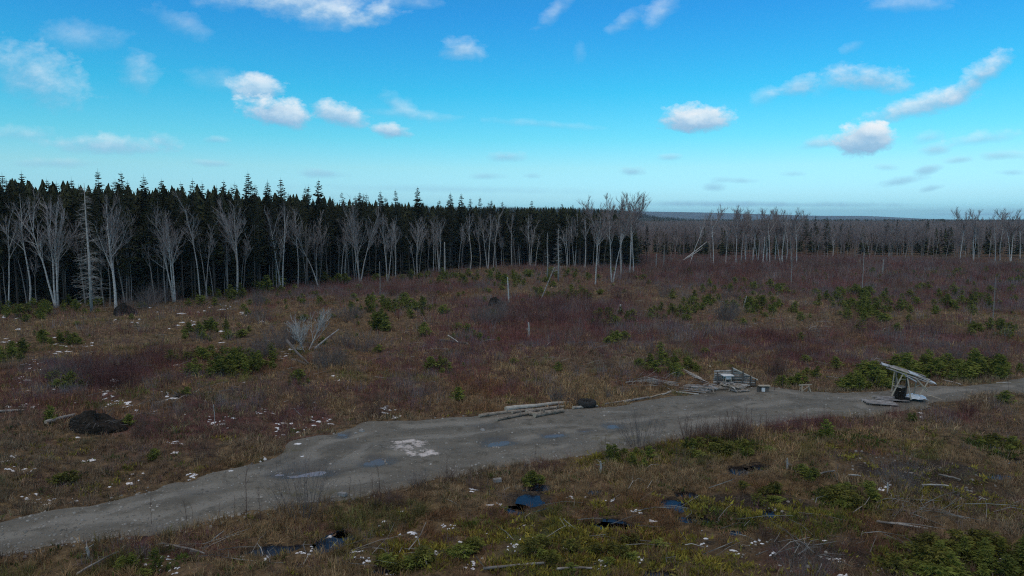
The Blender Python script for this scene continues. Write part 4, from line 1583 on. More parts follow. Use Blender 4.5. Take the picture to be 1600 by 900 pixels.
def grass_tint(C):
    a = fbm(C[:, 0], C[:, 1], 4.5, 3, 61)[:, None]
    b = fbm(C[:, 0], C[:, 1], 2.2, 3, 62)[:, None]
    c = fbm(C[:, 0], C[:, 1], 12, 2, 63)[:, None]
    t = STRAW * (1 - sstep(a, .42, .66)) + RUST * sstep(a, .42, .66)
    t = t * (1 - sstep(b, .58, .72)) + OLIVE * sstep(b, .58, .72)
    t = t * (1 - .5 * sstep(c, .5, .7)) + .5 * GREYB * sstep(c, .5, .7)
    v = NR.uniform(.6, 1.3, (len(C), 1))
    v = v * np.interp(C[:, 1], [20, 30, 48], [.74, .80, 1.0])[:, None]
    return t * np.where(NR.random((len(C), 1)) < .14, v * 1.7, v)


for (y0, y1, n, per, hr, wr, sp, bent) in ((19, 34, 13000, 26, (.12, .42), (.010, .022), .11, True), (34, 60, 20000, 15, (.14, .45), (.016, .034), .16, True),
                                           (60, 110, 24000, 8, (.18, .5), (.03, .06), .25, False), (110, 200, 16000, 6, (.2, .55), (.06, .11), .4, False)):
    C = clean(view_scatter(n, y0, y1))
    mo, mu, re = masks(C)
    dens = 1 - .85 * sstep(mu, .3, .55) - .5 * sstep(re, .5, .9) - .72 * sstep(mo, .15, .5)
    dens *= .35 + .9 * sstep(fbm(C[:, 0], C[:, 1], 1.7, 2, 70), .3, .6)
    C = C[NR.random(len(C)) < dens]
    hs = .6 + .9 * fbm(C[:, 0], C[:, 1], 3, 2, 71)
    blades('grass', C, per, hr, wr, sp, grass_tint(C), 'dry straw-coloured grass tussocks all over the clearing', 'grass', lean=1.35, bent=bent, hscale=hs)

# reddish and brown dwarf stems
for (y0, y1, n, per, hr, wr, sp) in ((19, 36, 7000, 16, (.15, .6), (.007, .013), .16), (36, 62, 16000, 12, (.2, .8), (.010, .020), .22), (62, 115, 24000, 9, (.25, 1.2), (.016, .034), .4), (115, 200, 22000, 8, (.3, 1.5), (.04, .07), .7)):
    C = clean(view_scatter(n, y0, y1), road=-.1)
    mo, mu, re = masks(C)
    re = re + .35 * sstep(C[:, 1], 70, 150)
    C = C[NR.random(len(C)) < .10 + .9 * sstep(re, .25, .75)]
    k = fbm(C[:, 0], C[:, 1], 6, 3, 64)[:, None]
    t = REDB * (1 - sstep(k, .4, .6)) + PURP * sstep(k, .4, .6)
    k = fbm(C[:, 0], C[:, 1], 3, 2, 65)[:, None]
    t = t * (1 - sstep(k, .52, .7)) + np.array([.125, .085, .06]) * sstep(k, .52, .7)
    k = fbm(C[:, 0], C[:, 1], 4, 2, 67)[:, None]
    t = t * (1 - sstep(k, .56, .7)) + np.array([.125, .108, .118]) * sstep(k, .56, .7)
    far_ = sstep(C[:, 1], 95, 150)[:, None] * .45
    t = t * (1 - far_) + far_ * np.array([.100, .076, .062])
    blades('undergrowth', C, per, hr, wr, sp, t * NR.uniform(.5, 1.5, (len(C), 1)), 'reddish brown dwarf stems between the grass', 'undergrowth', lean=.45, bent=False)

for (y0, y1, n, per, hr, wr, sp) in ((38, 62, 900, 34, (.4, 1.2), (.010, .018), .28), (62, 120, 2600, 26, (.5, 1.7), (.018, .032), .45), (120, 195, 2600, 20, (.6, 2.2), (.035, .055), .7)):
    C = clean(view_scatter(n, y0, y1), road=-.6)
    mo, mu, re = masks(C)
    C = C[NR.random(len(C)) < .3 + .7 * sstep(re, .2, .7)]
    k = NR.random((len(C), 1))
    t = np.where(k < .4, REDB, np.where(k < .7, np.array([.14, .125, .125]), np.array([.135, .088, .060])))
    blades('brush', C, per, hr, wr, sp, t * NR.uniform(.6, 1.5, (len(C), 1)), 'knee to waist high leafless brush over the clearing', 'brush', lean=.55, bent=False)

# dark heaps of dead litter between tussocks, low evergreen carpet
for (y0, y1, n, per, sz, sp) in ((19, 36, 14000, 32, (.07, .22), .2), (36, 62, 8000, 22, (.08, .22), .28), (62, 200, 9000, 14, (.1, .25), .6)):
    C = clean(view_scatter(n, y0, y1), road=-.3)
    mo, mu, re = masks(C)
    C = C[NR.random(len(C)) < .05 + .95 * sstep(mo, .18, .5) + .10 * (C[:, 1] > 62)]
    k = fbm(C[:, 0], C[:, 1], 2.5, 3, 66)[:, None]
    t = np.array([.050, .066, .014]) * (1 - sstep(k, .38, .6)) + np.array([.150, .132, .022]) * sstep(k, .38, .6)
    blades('moss', C, per, sz, (sz[0] * .5, sz[1] * .55), sp, t * NR.uniform(.6, 1.35, (len(C), 1)), 'yellow-green moss and creeping evergreens on wet ground', 'moss', lean=1.2, bent=False)

# twigs and slash lying about
mb = MB()
SL = [(s_, w_) for s_, w_ in (((480, 545, 40, 20), 14), ((650, 550, 120, 40), 30), ((1100, 600, 80, 8), 12), ((900, 560, 200, 40), 26), ((300, 600, 250, 60), 40), ((1300, 570, 120, 20), 26), ((1150, 500, 250, 40), 40),
                              ((1000, 800, 300, 60), 40), ((1450, 790, 110, 20), 46), ((1250, 850, 200, 30), 40), ((300, 860, 120, 20), 30), ((600, 870, 200, 20), 24), ((450, 470, 200, 16), 40), ((150, 600, 150, 50), 24),
                              ((480, 450, 30, 8), 26), ((1200, 520, 300, 60), 40), ((230, 470, 200, 10), 20), ((1365, 566, 22, 5), 34), ((1000, 600, 30, 6), 30), ((250, 640, 50, 8), 14), ((1275, 522, 24, 6), 16))]
for (p, n) in SL:
    for k in range(n * 2 if p[1] < 640 else n):
        cx, cy = at(p[0] + rnd.gauss(0, .5) * p[2], min(896, p[1] + rnd.gauss(0, .5) * p[3]))
        if cy < 80 and float(road_sd(np.array([cx]), np.array([cy]))[0]) > -.4:
            continue
        L = rnd.uniform(.25, 1.1) ** 1.5 * 1.9
        a = rnd.gauss(0.2, .9)
        z = hgt(cx, cy) + rnd.uniform(.0, .2)
        e = (cx + math.cos(a) * L, cy + math.sin(a) * L, z + rnd.uniform(-.12, .25))
        mid = ((cx + e[0]) / 2 + rnd.gauss(0, .08), (cy + e[1]) / 2 + rnd.gauss(0, .08), (z + e[2]) / 2 + rnd.uniform(0, .1))
        r_ = rnd.uniform(.006, .02) * (1 if cy < 60 else 1.6)
        mb.tube([(cx, cy, z), mid, e], [r_, r_ * .8, r_ * .4], 3)
o = mb.build('branches', M['slash'])
tag(o, 'grey broken branches strewn over the cut-over ground', 'slash', kind='stuff')

# ------------------------------------------------------------------ landmarks for labels
def place_words(px, py):
    if py > 640 and py > np.interp(px, [p[0] for p in reversed(DN)], [p[1] for p in reversed(DN)]) - 6:
        side = ['below the road at the left', 'below the road at the centre', 'below the road at the right'][0 if px < 530 else 1 if px < 1070 else 2]
        return side
    if py > 560:
        return ['around the big dark root mound', 'left of the log row beyond the road', 'behind the log row by the road', 'behind the firewood heap and tin-roofed stand'][0 if px < 300 else 1 if px < 740 else 2 if px < 1040 else 3]
    if py > 490:
        return ['in the open ground at the far left', 'around the bleached fallen tree', 'in the middle of the clearing', 'along the faint grassy track', 'in the clearing at the right'][0 if px < 360 else 1 if px < 640 else 2 if px < 960 else 3 if px < 1200 else 4]
    return ['under the trees at the left wood edge', 'in front of the fan-crowned tree', 'below the spiky dead conifer', 'right of the tall aspen clump', 'before the low bare wood at the right'][0 if px < 420 else 1 if px < 720 else 2 if px < 930 else 3 if px < 1160 else 4]


# ------------------------------------------------------------------ young evergreens
YS = []
for i in range(6):
    T, K = conifer(200 + i, 1.6, z0=.03, width=[.34, .42, .3, .38, .5, .36][i], dead=0, whorl=.12, sprays=8, trunk=False, lo=5, hi=9, droop=-.35, ragged=.75, spray_w=.16)
    K.tube([(0, 0, -.1), (0, 0, 1.5)], [.03, .008], 4, cap=False, mi=1)
    YS.append(K.mesh('young_spruce', [M['needles_young'], M['bark_spruce']]))
for i in range(3):
    T, K = conifer(220 + i, 1.0, z0=.02, width=.75, dead=0, whorl=.11, sprays=8, trunk=False, lo=7, hi=10, droop=-.5, ragged=.8, spray_w=.14)
    YS.append(K.mesh('young_spruce', [M['needles_olive'], M['bark_spruce']]))
YREG = [(345, 578, 62, 16, 17, 1.8, 0), (620, 488, 60, 12, 16, 1.9, 0), (600, 508, 16, 8, 3, 2.3, 0), (500, 474, 90, 10, 10, 1.5, 0), (40, 488, 40, 12, 9, 1.8, 0), (120, 482, 40, 8, 5, 2, 0), (330, 462, 60, 10, 8, 2.6, 0), (430, 450, 24, 8, 6, 3.2, 0),
        (520, 440, 30, 6, 5, 2.8, 0), (640, 432, 60, 5, 6, 2.4, 0), (850, 435, 50, 10, 12, 1.9, 0), (880, 462, 40, 10, 10, 1.6, 0), (760, 438, 50, 8, 10, 2, 0), (700, 440, 30, 6, 4, 2, 0), (960, 502, 30, 8, 7, 1.5, 0), (965, 534, 16, 6, 4, 1.4, 0), (1060, 492, 36, 8, 9, 1.6, 0),
        (1095, 474, 30, 10, 9, 1.6, 0), (1185, 484, 45, 10, 14, 1.7, 0), (1140, 455, 50, 8, 9, 1.8, 0), (1215, 455, 30, 8, 7, 1.8, 0), (1365, 478, 50, 22, 26, 1.9, 0), (1300, 468, 30, 12, 8, 1.7, 0), (1500, 465, 60, 24, 22, 1.9, 0), (1560, 522, 40, 6, 6, 1.4, 0),
        (1350, 603, 28, 6, 6, 1.7, 0), (1385, 592, 36, 8, 7, 2.1, 0), (1465, 582, 40, 10, 11, 2.1, 0), (1540, 583, 40, 9, 9, 2.0, 0), (1235, 600, 20, 5, 4, 1.0, 0), (1045, 580, 34, 9, 8, 1.3, 0), (1135, 706, 60, 7, 9, .75, 1), (985, 722, 40, 12, 8, .9, 0), (840, 750, 20, 5, 3, .8, 0),
        (330, 524, 44, 8, 9, 1.5, 0), (92, 532, 34, 8, 5, 1.4, 0), (190, 560, 20, 6, 0, 1.1, 0), (80, 666, 3, 3, 1, 1.7, 0), (120, 612, 24, 5, 3, 1.2, 0), (20, 560, 20, 12, 4, 1.7, 0), (238, 718, 8, 4, 1, 1.0, 0), (200, 668, 4, 4, 1, 1.2, 0),
        (1540, 880, 80, 20, 14, 1.1, 0), (1440, 890, 50, 14, 6, 1.0, 1), (1500, 850, 60, 12, 6, .9, 1), (650, 884, 40, 8, 4, .7, 1), (730, 868, 30, 10, 3, .7, 1), (880, 870, 60, 16, 6, .65, 1), (960, 850, 50, 16, 5, .6, 1), (220, 890, 26, 8, 3, 1.0, 0), (1290, 684, 5, 4, 1, 1.2, 0), (1418, 658, 10, 4, 2, .9, 0),
        (1190, 772, 40, 12, 5, .55, 1), (1330, 776, 36, 12, 6, .7, 1), (1260, 752, 14, 6, 2, .8, 0), (1570, 700, 30, 8, 4, .8, 1), (1100, 700, 30, 5, 3, .8, 0), (100, 758, 10, 6, 2, .7, 1), (690, 575, 30, 6, 4, 1.3, 0), (460, 600, 20, 6, 3, 1.0, 0), (750, 530, 30, 6, 4, 1.1, 0), (1270, 590, 16, 5, 2, 1.1, 0), (1600, 440, 20, 10, 4, 1.8, 0), (1430, 430, 120, 8, 10, 1.6, 0)]
YL = []
for (px, py, rx, ry, n, H, kind) in YREG:
    for k in range(n):
        r_, a = math.sqrt(rnd.random()), rnd.uniform(0, 6.28)
        qx, qy = px + math.cos(a) * r_ * rx, min(905, py + math.sin(a) * r_ * ry)
        x, y = at(qx, qy)
        if y < 80 and float(road_sd(np.array([x]), np.array([y]))[0]) > -.3:
            continue
        h = H * rnd.uniform(.42, .9)
        YL.append((h / y * (1.5 if kind else 1), x, y, qx, qy, h, kind, 6 + rnd.randrange(3) if kind else rnd.randrange(6), rnd.uniform(.85, 1.2), rnd.uniform(.85, 1.2), rnd.uniform(0, 6.28), rnd.gauss(0, .05)))
for (px, py, rx, ry, n, H, kind) in YREG:
    for k in range(2 * n if py < 640 else n):
        r_, a = rnd.random() ** .7 * 1.45, rnd.uniform(0, 6.28)
        x, y = at(px + math.cos(a) * r_ * rx, min(900, py + math.sin(a) * r_ * ry))
        if y < 80 and float(road_sd(np.array([x]), np.array([y]))[0]) > -.3:
            continue
        YL.append((0.0, x, y, 0, 0, H * rnd.uniform(.25, .6), kind, 6 + rnd.randrange(3) if kind else rnd.randrange(6), rnd.uniform(1, 1.8), rnd.uniform(1, 1.8), rnd.uniform(0, 6.28), 0.0))
for k in range(260):          # strays and low cushions of green all over the clearing
    C_ = clean(view_scatter(1, 40, 150))
    if len(C_):
        x, y = C_[0]
        YL.append((0.0, x, y, 0, 0, rnd.uniform(.3, 1.0), 0, rnd.randrange(6), 1.5, 1.4, rnd.uniform(0, 6.28), 0.0))
YL.sort(key=lambda v: -v[0])
YV, YF, YO = [], [], 0
for i, (_, x, y, qx, qy, h, kind, mi_, s1, s2, rz, tl) in enumerate(YL):
    sxy = h / (1.0 if kind else 1.6)
    z = hgt(x, y) - .03
    if i < 285 and qx:
        o = bpy.data.objects.new('young_spruce', YS[mi_])
        COL.objects.link(o)
        o.location = (x, y, z)
        o.scale = (sxy * s1, sxy * s2, sxy)
        o.rotation_euler = (tl, -tl, rz)
        w = place_words(qx, qy)
        size = 'low yellow-green evergreen bush' if kind else ('tall young spruce' if h > 1.9 else 'waist-high green spruce sapling' if h < 1.2 else 'bushy green young spruce')
        tag(o, '%s %s' % (size, w), 'young spruce', '%s %s' % (size, w))
    else:
        me = YS[mi_]
        nv = len(me.vertices)
        co = np.empty(nv * 3, np.float32)
        me.vertices.foreach_get('co', co)
        co = co.reshape(-1, 3)
        c, s_ = math.cos(rz), math.sin(rz)
        YV.append(np.stack([(co[:, 0] * c - co[:, 1] * s_) * sxy * s1 + x, (co[:, 0] * s_ + co[:, 1] * c) * sxy * s2 + y, co[:, 2] * sxy + z], 1))
        f_ = np.array([list(p.vertices)[:4] for p in me.polygons if len(p.vertices) == 4])
        YF.append(f_ + YO)
        YO += nv
tag(np_mesh('spruce_regrowth', np.concatenate(YV), np.concatenate(YF), M['needles_young']), 'scattered small green spruce regrowth over the clearing', 'regrowth', kind='stuff')

# ------------------------------------------------------------------ leafless shrubs
SH = {'red': [shrub_mb(300 + i, 1.7, 34, 1.8, r=.010, side=5).mesh('shrub', M['red_twig']) for i in range(4)],
      'grey': [shrub_mb(320 + i, 1.9, 38, 1.9, r=.011, side=6).mesh('shrub', M['grey_twig']) for i in range(4)],
      'brown': [shrub_mb(340 + i, 1.4, 24, 1.2, r=.009, side=4).mesh('shrub', M['brown_twig']) for i in range(3)],
      'fine': [shrub_mb(360 + i, 2.2, 70, 2.2, r=.0055, side=6, wig=.08).mesh('shrub', M['grey_twig']) for i in range(2)]}
SHH = {'red': 1.7, 'grey': 1.9, 'brown': 1.4, 'fine': 2.2}
SREG = [(870, 500, 110, 20, 34, 2.2, 'red'), (930, 470, 60, 10, 12, 2.2, 'red'), (765, 500, 40, 14, 12, 2.2, 'grey'), (640, 462, 50, 8, 8, 1.9, 'red'), (1120, 428, 70, 7, 16, 2.6, 'red'), (1070, 425, 40, 6, 8, 2.6, 'red'), (1270, 418, 120, 7, 26, 2.4, 'red'),
        (1440, 418, 60, 6, 10, 2.2, 'red'), (1570, 424, 40, 8, 12, 2.4, 'red'), (170, 598, 70, 16, 20, 1.9, 'red'), (250, 570, 40, 12, 8, 1.8, 'red'), (110, 600, 30, 12, 6, 1.8, 'grey'), (400, 562, 30, 10, 6, 2.0, 'grey'), (520, 572, 24, 8, 5, 2.1, 'grey'), (440, 540, 30, 10, 6, 2.1, 'grey'), (560, 540, 30, 10, 5, 1.8, 'grey'),
        (1140, 500, 20, 5, 5, 2.4, 'grey'), (60, 470, 60, 6, 5, 2.2, 'grey'), (245, 474, 30, 6, 7, 3.2, 'grey'), (210, 480, 30, 5, 4, 2.2, 'grey'), (380, 475, 50, 6, 6, 2.0, 'grey'), (400, 505, 30, 6, 4, 1.8, 'grey'), (320, 500, 40, 6, 4, 1.6, 'red'), (540, 505, 30, 8, 5, 1.9, 'grey'), (1340, 520, 50, 8, 6, 1.6, 'red'), (1240, 530, 120, 12, 14, 1.5, 'red'),
        (1215, 588, 10, 6, 4, 2.4, 'brown'), (1250, 560, 40, 8, 5, 1.6, 'red'), (1540, 470, 50, 14, 6, 1.8, 'red'), (1480, 520, 60, 8, 6, 1.6, 'red'), (1420, 545, 40, 8, 3, 1.5, 'grey'), (1520, 560, 40, 6, 4, 1.6, 'grey'), (592, 652, 10, 4, 3, 1.7, 'brown'), (320, 720, 16, 14, 5, 1.1, 'brown'), (235, 680, 30, 8, 3, 1.2, 'brown'), (900, 632, 6, 3, 2, 1.6, 'brown'),
        (868, 624, 10, 4, 3, 1.1, 'grey'), (1020, 570, 30, 8, 4, 1.5, 'brown'), (940, 575, 20, 8, 3, 1.2, 'brown'), (820, 590, 40, 10, 4, 1.2, 'brown'), (700, 590, 40, 14, 3, 1.2, 'brown'), (480, 645, 40, 10, 4, 1.1, 'brown'), (1150, 470, 60, 8, 4, 1.7, 'grey'), (1040, 460, 30, 6, 4, 1.8, 'grey'), (1000, 445, 30, 6, 4, 2, 'red'), (700, 470, 30, 8, 4, 1.6, 'red'), (1360, 440, 60, 6, 6, 1.8, 'red'),
        (1110, 690, 40, 5, 9, 1.5, 'brown'), (1170, 684, 30, 5, 6, 1.4, 'brown'), (1230, 672, 30, 4, 5, 1.0, 'red'), (1290, 668, 30, 4, 5, .9, 'red'), (860, 730, 40, 4, 4, .9, 'red'), (1500, 640, 30, 5, 3, 1.0, 'red'), (1540, 630, 20, 5, 2, 1.0, 'brown'), (1480, 622, 24, 4, 3, .9, 'red'), (700, 755, 14, 5, 2, 1.2, 'brown'), (740, 765, 14, 5, 2, .8, 'brown'),
        (600, 790, 30, 8, 3, 1.0, 'brown'), (440, 815, 20, 6, 1, 1.0, 'brown'), (1350, 850, 40, 10, 2, .9, 'brown'), (1200, 850, 40, 12, 3, .8, 'brown'), (270, 860, 40, 10, 2, .7, 'brown'), (1050, 560, 40, 5, 3, 1.3, 'grey'), (1440, 880, 20, 4, 0, 1, 'grey')]
KW = {'red': 'reddish leafless shrub', 'grey': 'grey leafless shrub', 'brown': 'thin brown leafless shrub', 'fine': 'fine grey bush'}


def put_shrub(px, py, H, kind, label=None, group=None):
    x, y = at(px, py)
    o = bpy.data.objects.new('shrub', rnd.choice(SH[kind]))
    COL.objects.link(o)
    o.location = (x, y, surf(x, y) - .03)
    h = H / SHH[kind]
    o.scale = (h * rnd.uniform(.9, 1.2), h * rnd.uniform(.9, 1.2), h)
    o.rotation_euler = (0, 0, rnd.uniform(0, 6.28))
    w = place_words(px, py)
    tag(o, label or '%s %s' % (KW[kind], w), 'shrub', None if label else '%ss %s' % (KW[kind], w))
    return o


for (px, py, rx, ry, n, H, kind) in SREG:
    for k in range(n):
        r_, a = math.sqrt(rnd.random()), rnd.uniform(0, 6.28)
        qx, qy = px + math.cos(a) * r_ * rx, py + math.sin(a) * r_ * ry
        x, y = at(qx, qy)
        if y < 80 and float(road_sd(np.array([x]), np.array([y]))[0]) > -.15:
            continue
        put_shrub(qx, qy, H * rnd.uniform(.6, 1.1), kind)
put_shrub(476, 800, 2.6, 'fine', 'fine grey many-stemmed bush at the near road edge before the pale puddle')
put_shrub(1000, 698, 2.2, 'fine', 'pinkish grey bush standing at the near road edge right of the small puddles')
put_shrub(1258, 908, 1.8, 'fine', 'fine grey bush cut by the bottom edge of the photo')
put_shrub(1405, 765, 1.9, 'fine', 'pale grey thin bush in the wet ground at the right')
put_shrub(650, 760, .9, 'grey', 'small dark bush at the near road edge left of the block')

# tall thin single saplings
SAP = []
for i in range(4):
    rng = random.Random(400 + i)
    B = MB()
    pts, rad = [Vector((0, 0, -.1))], [.019]
    d = Vector((0, 0, 1))
    for k in range(5):
        d = (d + Vector((rng.gauss(0, .05), rng.gauss(0, .05), .1))).normalized()
        pts.append(pts[-1] + d * .42)
        rad.append(.019 * (1 - (k + 1) * .15))
    B.tube(pts, rad, 4, cap=False)
    for k in range(16):
        t = rng.uniform(.25, .95)
        q = pts[min(4, int(t * 5))].lerp(pts[min(5, int(t * 5) + 1)], t * 5 % 1)
        a = rng.uniform(0, 6.28)
        B.tube([q, q + Vector((math.cos(a) * .18, math.sin(a) * .18, .3)) * rng.uniform(.6, 1.3)], [.006, .002], 3, cap=False)
    SAP.append(B.mesh('sapling', M['brown_twig']))
for (px, by, ty) in [(386, 815, 725), (237, 820, 768), (293, 824, 775), (302, 826, 785), (407, 808, 752), (366, 812, 770), (345, 816, 780), (594, 786, 720), (584, 783, 735), (563, 782, 745), (545, 788, 740), (556, 790, 752), (697, 757, 705), (708, 755, 722), (735, 750, 715),
                     (1087, 690, 645), (1103, 692, 650), (1121, 694, 640), (1140, 690, 636), (1150, 692, 640), (1168, 690, 628), (1176, 688, 632), (1185, 690, 640), (1196, 686, 642), (1133, 691, 650), (836, 720, 690), (940, 706, 680), (945, 706, 676), (1505, 645, 600), (1518, 640, 598), (1531, 636, 603), (1555, 630, 600),
                     (1210, 610, 560), (1222, 608, 556), (1288, 664, 630), (1575, 622, 588), (900, 640, 600), (592, 662, 610), (580, 660, 625)]:
    x, y = at(px, by)
    H = top_height(px, ty, y)
    o = bpy.data.objects.new('sapling', rnd.choice(SAP))
    COL.objects.link(o)
    o.location = (x, y, surf(x, y) - .02)
    s_ = H / 2.1
    o.scale = (s_, s_, s_)
    o.rotation_euler = (0, 0, rnd.uniform(0, 6.28))
    w = place_words(px, by)
    tag(o, 'thin upright leafless sapling %s' % w, 'sapling', 'thin saplings %s' % w)

# ------------------------------------------------------------------ dead poles, snags, fallen trees
def pole(px, by, ty, r, label, lean=0.0, name='dead_snag', mat='dead_grey', top_px=None):
    x, y = at(px, by)
    H = top_height(px, ty, y)
    mb = MB()
    ex = ((top_px - px) / FPX * y) if top_px is not None else lean * H
    mb.tube([(0, 0, -.2), (ex * .5 + .03, .02, H * .5), (ex, 0, H - .05), (ex + .02, .02, H)], [r * 1.2, r, r * .75, r * .25], 6)
    for k in range(5):
        z = H * rnd.uniform(.4, .95)
        a = rnd.uniform(0, 6.28)
        b = Vector((ex * z / H, 0, z))
        mb.tube([b, b + Vector((math.cos(a), math.sin(a), .3)) * rnd.uniform(.12, .35)], [r * .3, r * .1], 3)
    o = mb.build(name, M[mat])
    o.location = (x, y, hgt(x, y))
    tag(o, label, 'dead tree')
    return o


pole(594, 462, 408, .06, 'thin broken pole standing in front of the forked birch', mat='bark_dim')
pole(695, 431, 377, .13, 'broken white pole, bark gone, at the wood edge')
pole(795, 478, 436, .09, 'broken pale snag with a knobbed top below the middle of the wood', lean=-.05)
pole(826, 527, 504, .09, 'short pale post in the shrubs at the middle of the clearing')
pole(843, 472, 418, .07, 'thin grey pole leaning right in the clearing below the dead conifer', top_px=866, mat='bark_dim')
pole(1025, 421, 396, .13, 'short grey snag right of the tall aspen clump', mat='bark_dim')
pole(1037, 416, 382, .13, 'taller grey snag right of the tall aspen clump', mat='bark_dim')
pole(1161, 482, 463, .07, 'short leaning stub by the young spruces on the right', top_px=1166)
pole(1236, 444, 404, .08, 'grey pole standing alone in front of the aspen grove', mat='bark_dim')
pole(1347, 456, 389, .055, 'thin dark pole standing in the red shrubs on the right', mat='bark_dim')
pole(1378, 431, 404, .14, 'stout broken snag in the red shrubs on the right', lean=.06, mat='bark_dim')
pole(1551, 504, 436, .045, 'slender white pole near the right edge of the clearing', mat='bark_dim')
pole(969, 495, 478, .08, 'short stub below the big aspen clump')
pole(1229, 740, 722, .04, 'small stick standing by the bog pools')
pole(938, 742, 724, .05, 'small white marker stake by the near road edge', name='stake')
pole(1386, 770, 752, .03, 'thin pale stick in the wet ground at the right')
pole(136, 866, 846, .05, 'short pale stub among slash at the lower left')
pole(335, 668, 634, .02, 'very thin pale stem between the root mound and the road')

# spiky dead conifers: trunk with level dead branches
def dead_conifer(px, by, ty, label, seed, r=.14, dens=90, wid=.11, mat='dead_grey'):
    rng = random.Random(seed)
    x, y = at(px, by)
    H = top_height(px, ty, y)
    root = empty('dead_conifer', (x, y, hgt(x, y)))
    T, K = MB(), MB()
    T.tube([(0, 0, -.2), (.08, 0, H * .4), (-.05, .05, H * .75), (0, 0, H)], [r * 1.2, r * .85, r * .5, .02], 7)
    for k in range(dens):
        z = H * rng.uniform(.1, .97)
        a = rng.uniform(0, 6.28)
        L = H * wid * (1.15 - z / H) * rng.uniform(.4, 1.3) + .25
        q = Vector((0, 0, z))
        e = q + Vector((math.cos(a) * L, math.sin(a) * L, rng.uniform(-.5, .35) * L))
        K.tube([q, q.lerp(e, .5) + Vector((0, 0, .06 * L)), e], [.013, .009, .004], 3, cap=False)
        for j in range(3):
            b = q.lerp(e, rng.uniform(.4, .95))
            K.tube([b, b + Vector((rng.gauss(0, .5), rng.gauss(0, .5), rng.uniform(-.2, .3))) * L * .4], [.009, .003], 3, cap=False)
    T.build('trunk', M[mat], root, True)
    K.build('dead_branches', M[mat], root)
    tag(root, label, 'dead tree')


dead_conifer(143, 486, 284, 'tall straight pale trunk with dense short level branches at left', 1, r=.15, dens=230, wid=.11)
dead_conifer(872, 442, 358, 'spiky dead conifer with short level branches at the wood edge', 2, dens=120, wid=.12)
dead_conifer(480, 448, 352, 'grey dead conifer leaning over the brush heap', 3, dens=80, wid=.14, mat='dead_dark')
dead_conifer(855, 440, 366, 'slim pale dead pole just left of the spiky conifer', 4, r=.12, dens=20, wid=.06)

# bleached fallen tree
T, K = bare_tree(77, 3.7, stems=3, spread=1.2, fork=.3, crownw=.55, r0=.07, first=.25, sub=7, twigs=5, upsweep=1.5)
x, y = at(478, 548)
root = empty('fallen_tree', (x, y, hgt(x, y)), 0.5)
tk = T.build('trunk', M['dead_grey'], root, True)
K.build('crown', M['dead_grey'], root)
tag(root, 'bleached uprooted tree with a fan of pale bare limbs in the clearing', 'dead tree')
T = MB()
x0, y0 = at(492, 548)
x1, y1 = at(530, 528)
T.tube([(x0, y0, hgt(x0, y0) + .25), ((x0 + x1) / 2, (y0 + y1) / 2, .6 + hgt(x0, y0)), (x1, y1, hgt(x1, y1) + .75)], [.09, .07, .04], 7)
tag(T.build('fallen_log', M['dead_grey']), 'pale log lying right of the bleached uprooted tree', 'log')


def ground_log(name, p0, p1, r, label, mat='log', cat='log', group=None, lift=0.0, taper=.8, mid=.05, sides=9, r_end='log_end', bumps=0):
    """a trunk lying from photo point p0 to p1 on the ground"""
    x0, y0 = at(*p0)
    x1, y1 = at(*p1)
    z0, z1 = surf(x0, y0) + r + lift, surf(x1, y1) + r * taper + lift
    mb = MB()
    n = 6
    pts, rad = [], []
    side = Vector((-(y1 - y0), x1 - x0, 0)).normalized()
    for i in range(n + 1):
        t = i / n
        w = side * math.sin(t * 3.1) * mid * rnd.uniform(.6, 1.4) + Vector((0, 0, rnd.uniform(-.01, .01)))
        pts.append(Vector((x0 + (x1 - x0) * t, y0 + (y1 - y0) * t, z0 + (z1 - z0) * t)) + w)
        rad.append(r * (1 + (taper - 1) * t) * rnd.uniform(.92, 1.08))
    mb.tube(pts, rad, sides, cap=1)
    for k in range(bumps):
        t = rnd.uniform(.1, .9)
        q = pts[0].lerp(pts[-1], t)
        a = rnd.uniform(.3, 2.8)
        dv = side * math.cos(a) + Vector((0, 0, math.sin(a)))
        mb.tube([q + dv * r * .6, q + dv * (r + rnd.uniform(.05, .15))], [r * .3, r * .2], 5, mi=0)
    o = mb.build(name, [M[mat], M[r_end]], smooth=False)
    tag(o, label, cat, group)
    return o


ground_log('log', (749, 654), (812, 644), .10, 'long barked log nearest the left end of the roadside log row', mid=.08, bumps=3)
ground_log('log', (790, 646), (838, 639), .13, 'thick pale peeled log lying on top at the back of the roadside row', 'log_pale', lift=.12)
ground_log('log', (836, 639), (880, 631), .11, 'thin pale pole continuing the peeled log to the right', 'log_pale', lift=.1)
ground_log('log', (776, 660), (826, 649), .09, 'knotty log in front of the roadside row with a sawn pale end', bumps=4)
ground_log('log', (822, 648), (882, 636), .10, 'slender crooked log between the peeled log and the short thick one', bumps=3, mid=.15)
ground_log('log', (835, 654), (880, 645), .14, 'short thick rough log at the front of the roadside row', bumps=5)
ground_log('log', (826, 650), (838, 651), .11, 'stubby log end pushed against the short thick log', taper=.95)
ground_log('log', (800, 648), (832, 641), .08, 'thin dark log under the peeled log', 'log')
ground_log('log', (895, 640), (916, 637), .09, 'small pale log lying left of the old tyre', 'log_pale')
ground_log('log', (916, 637), (934, 635), .05, 'grey stick in front of the old tyre', 'dead_grey')
ground_log('log', (868, 628), (893, 625), .05, 'thin stick in the grass behind the old tyre', 'dead_grey')
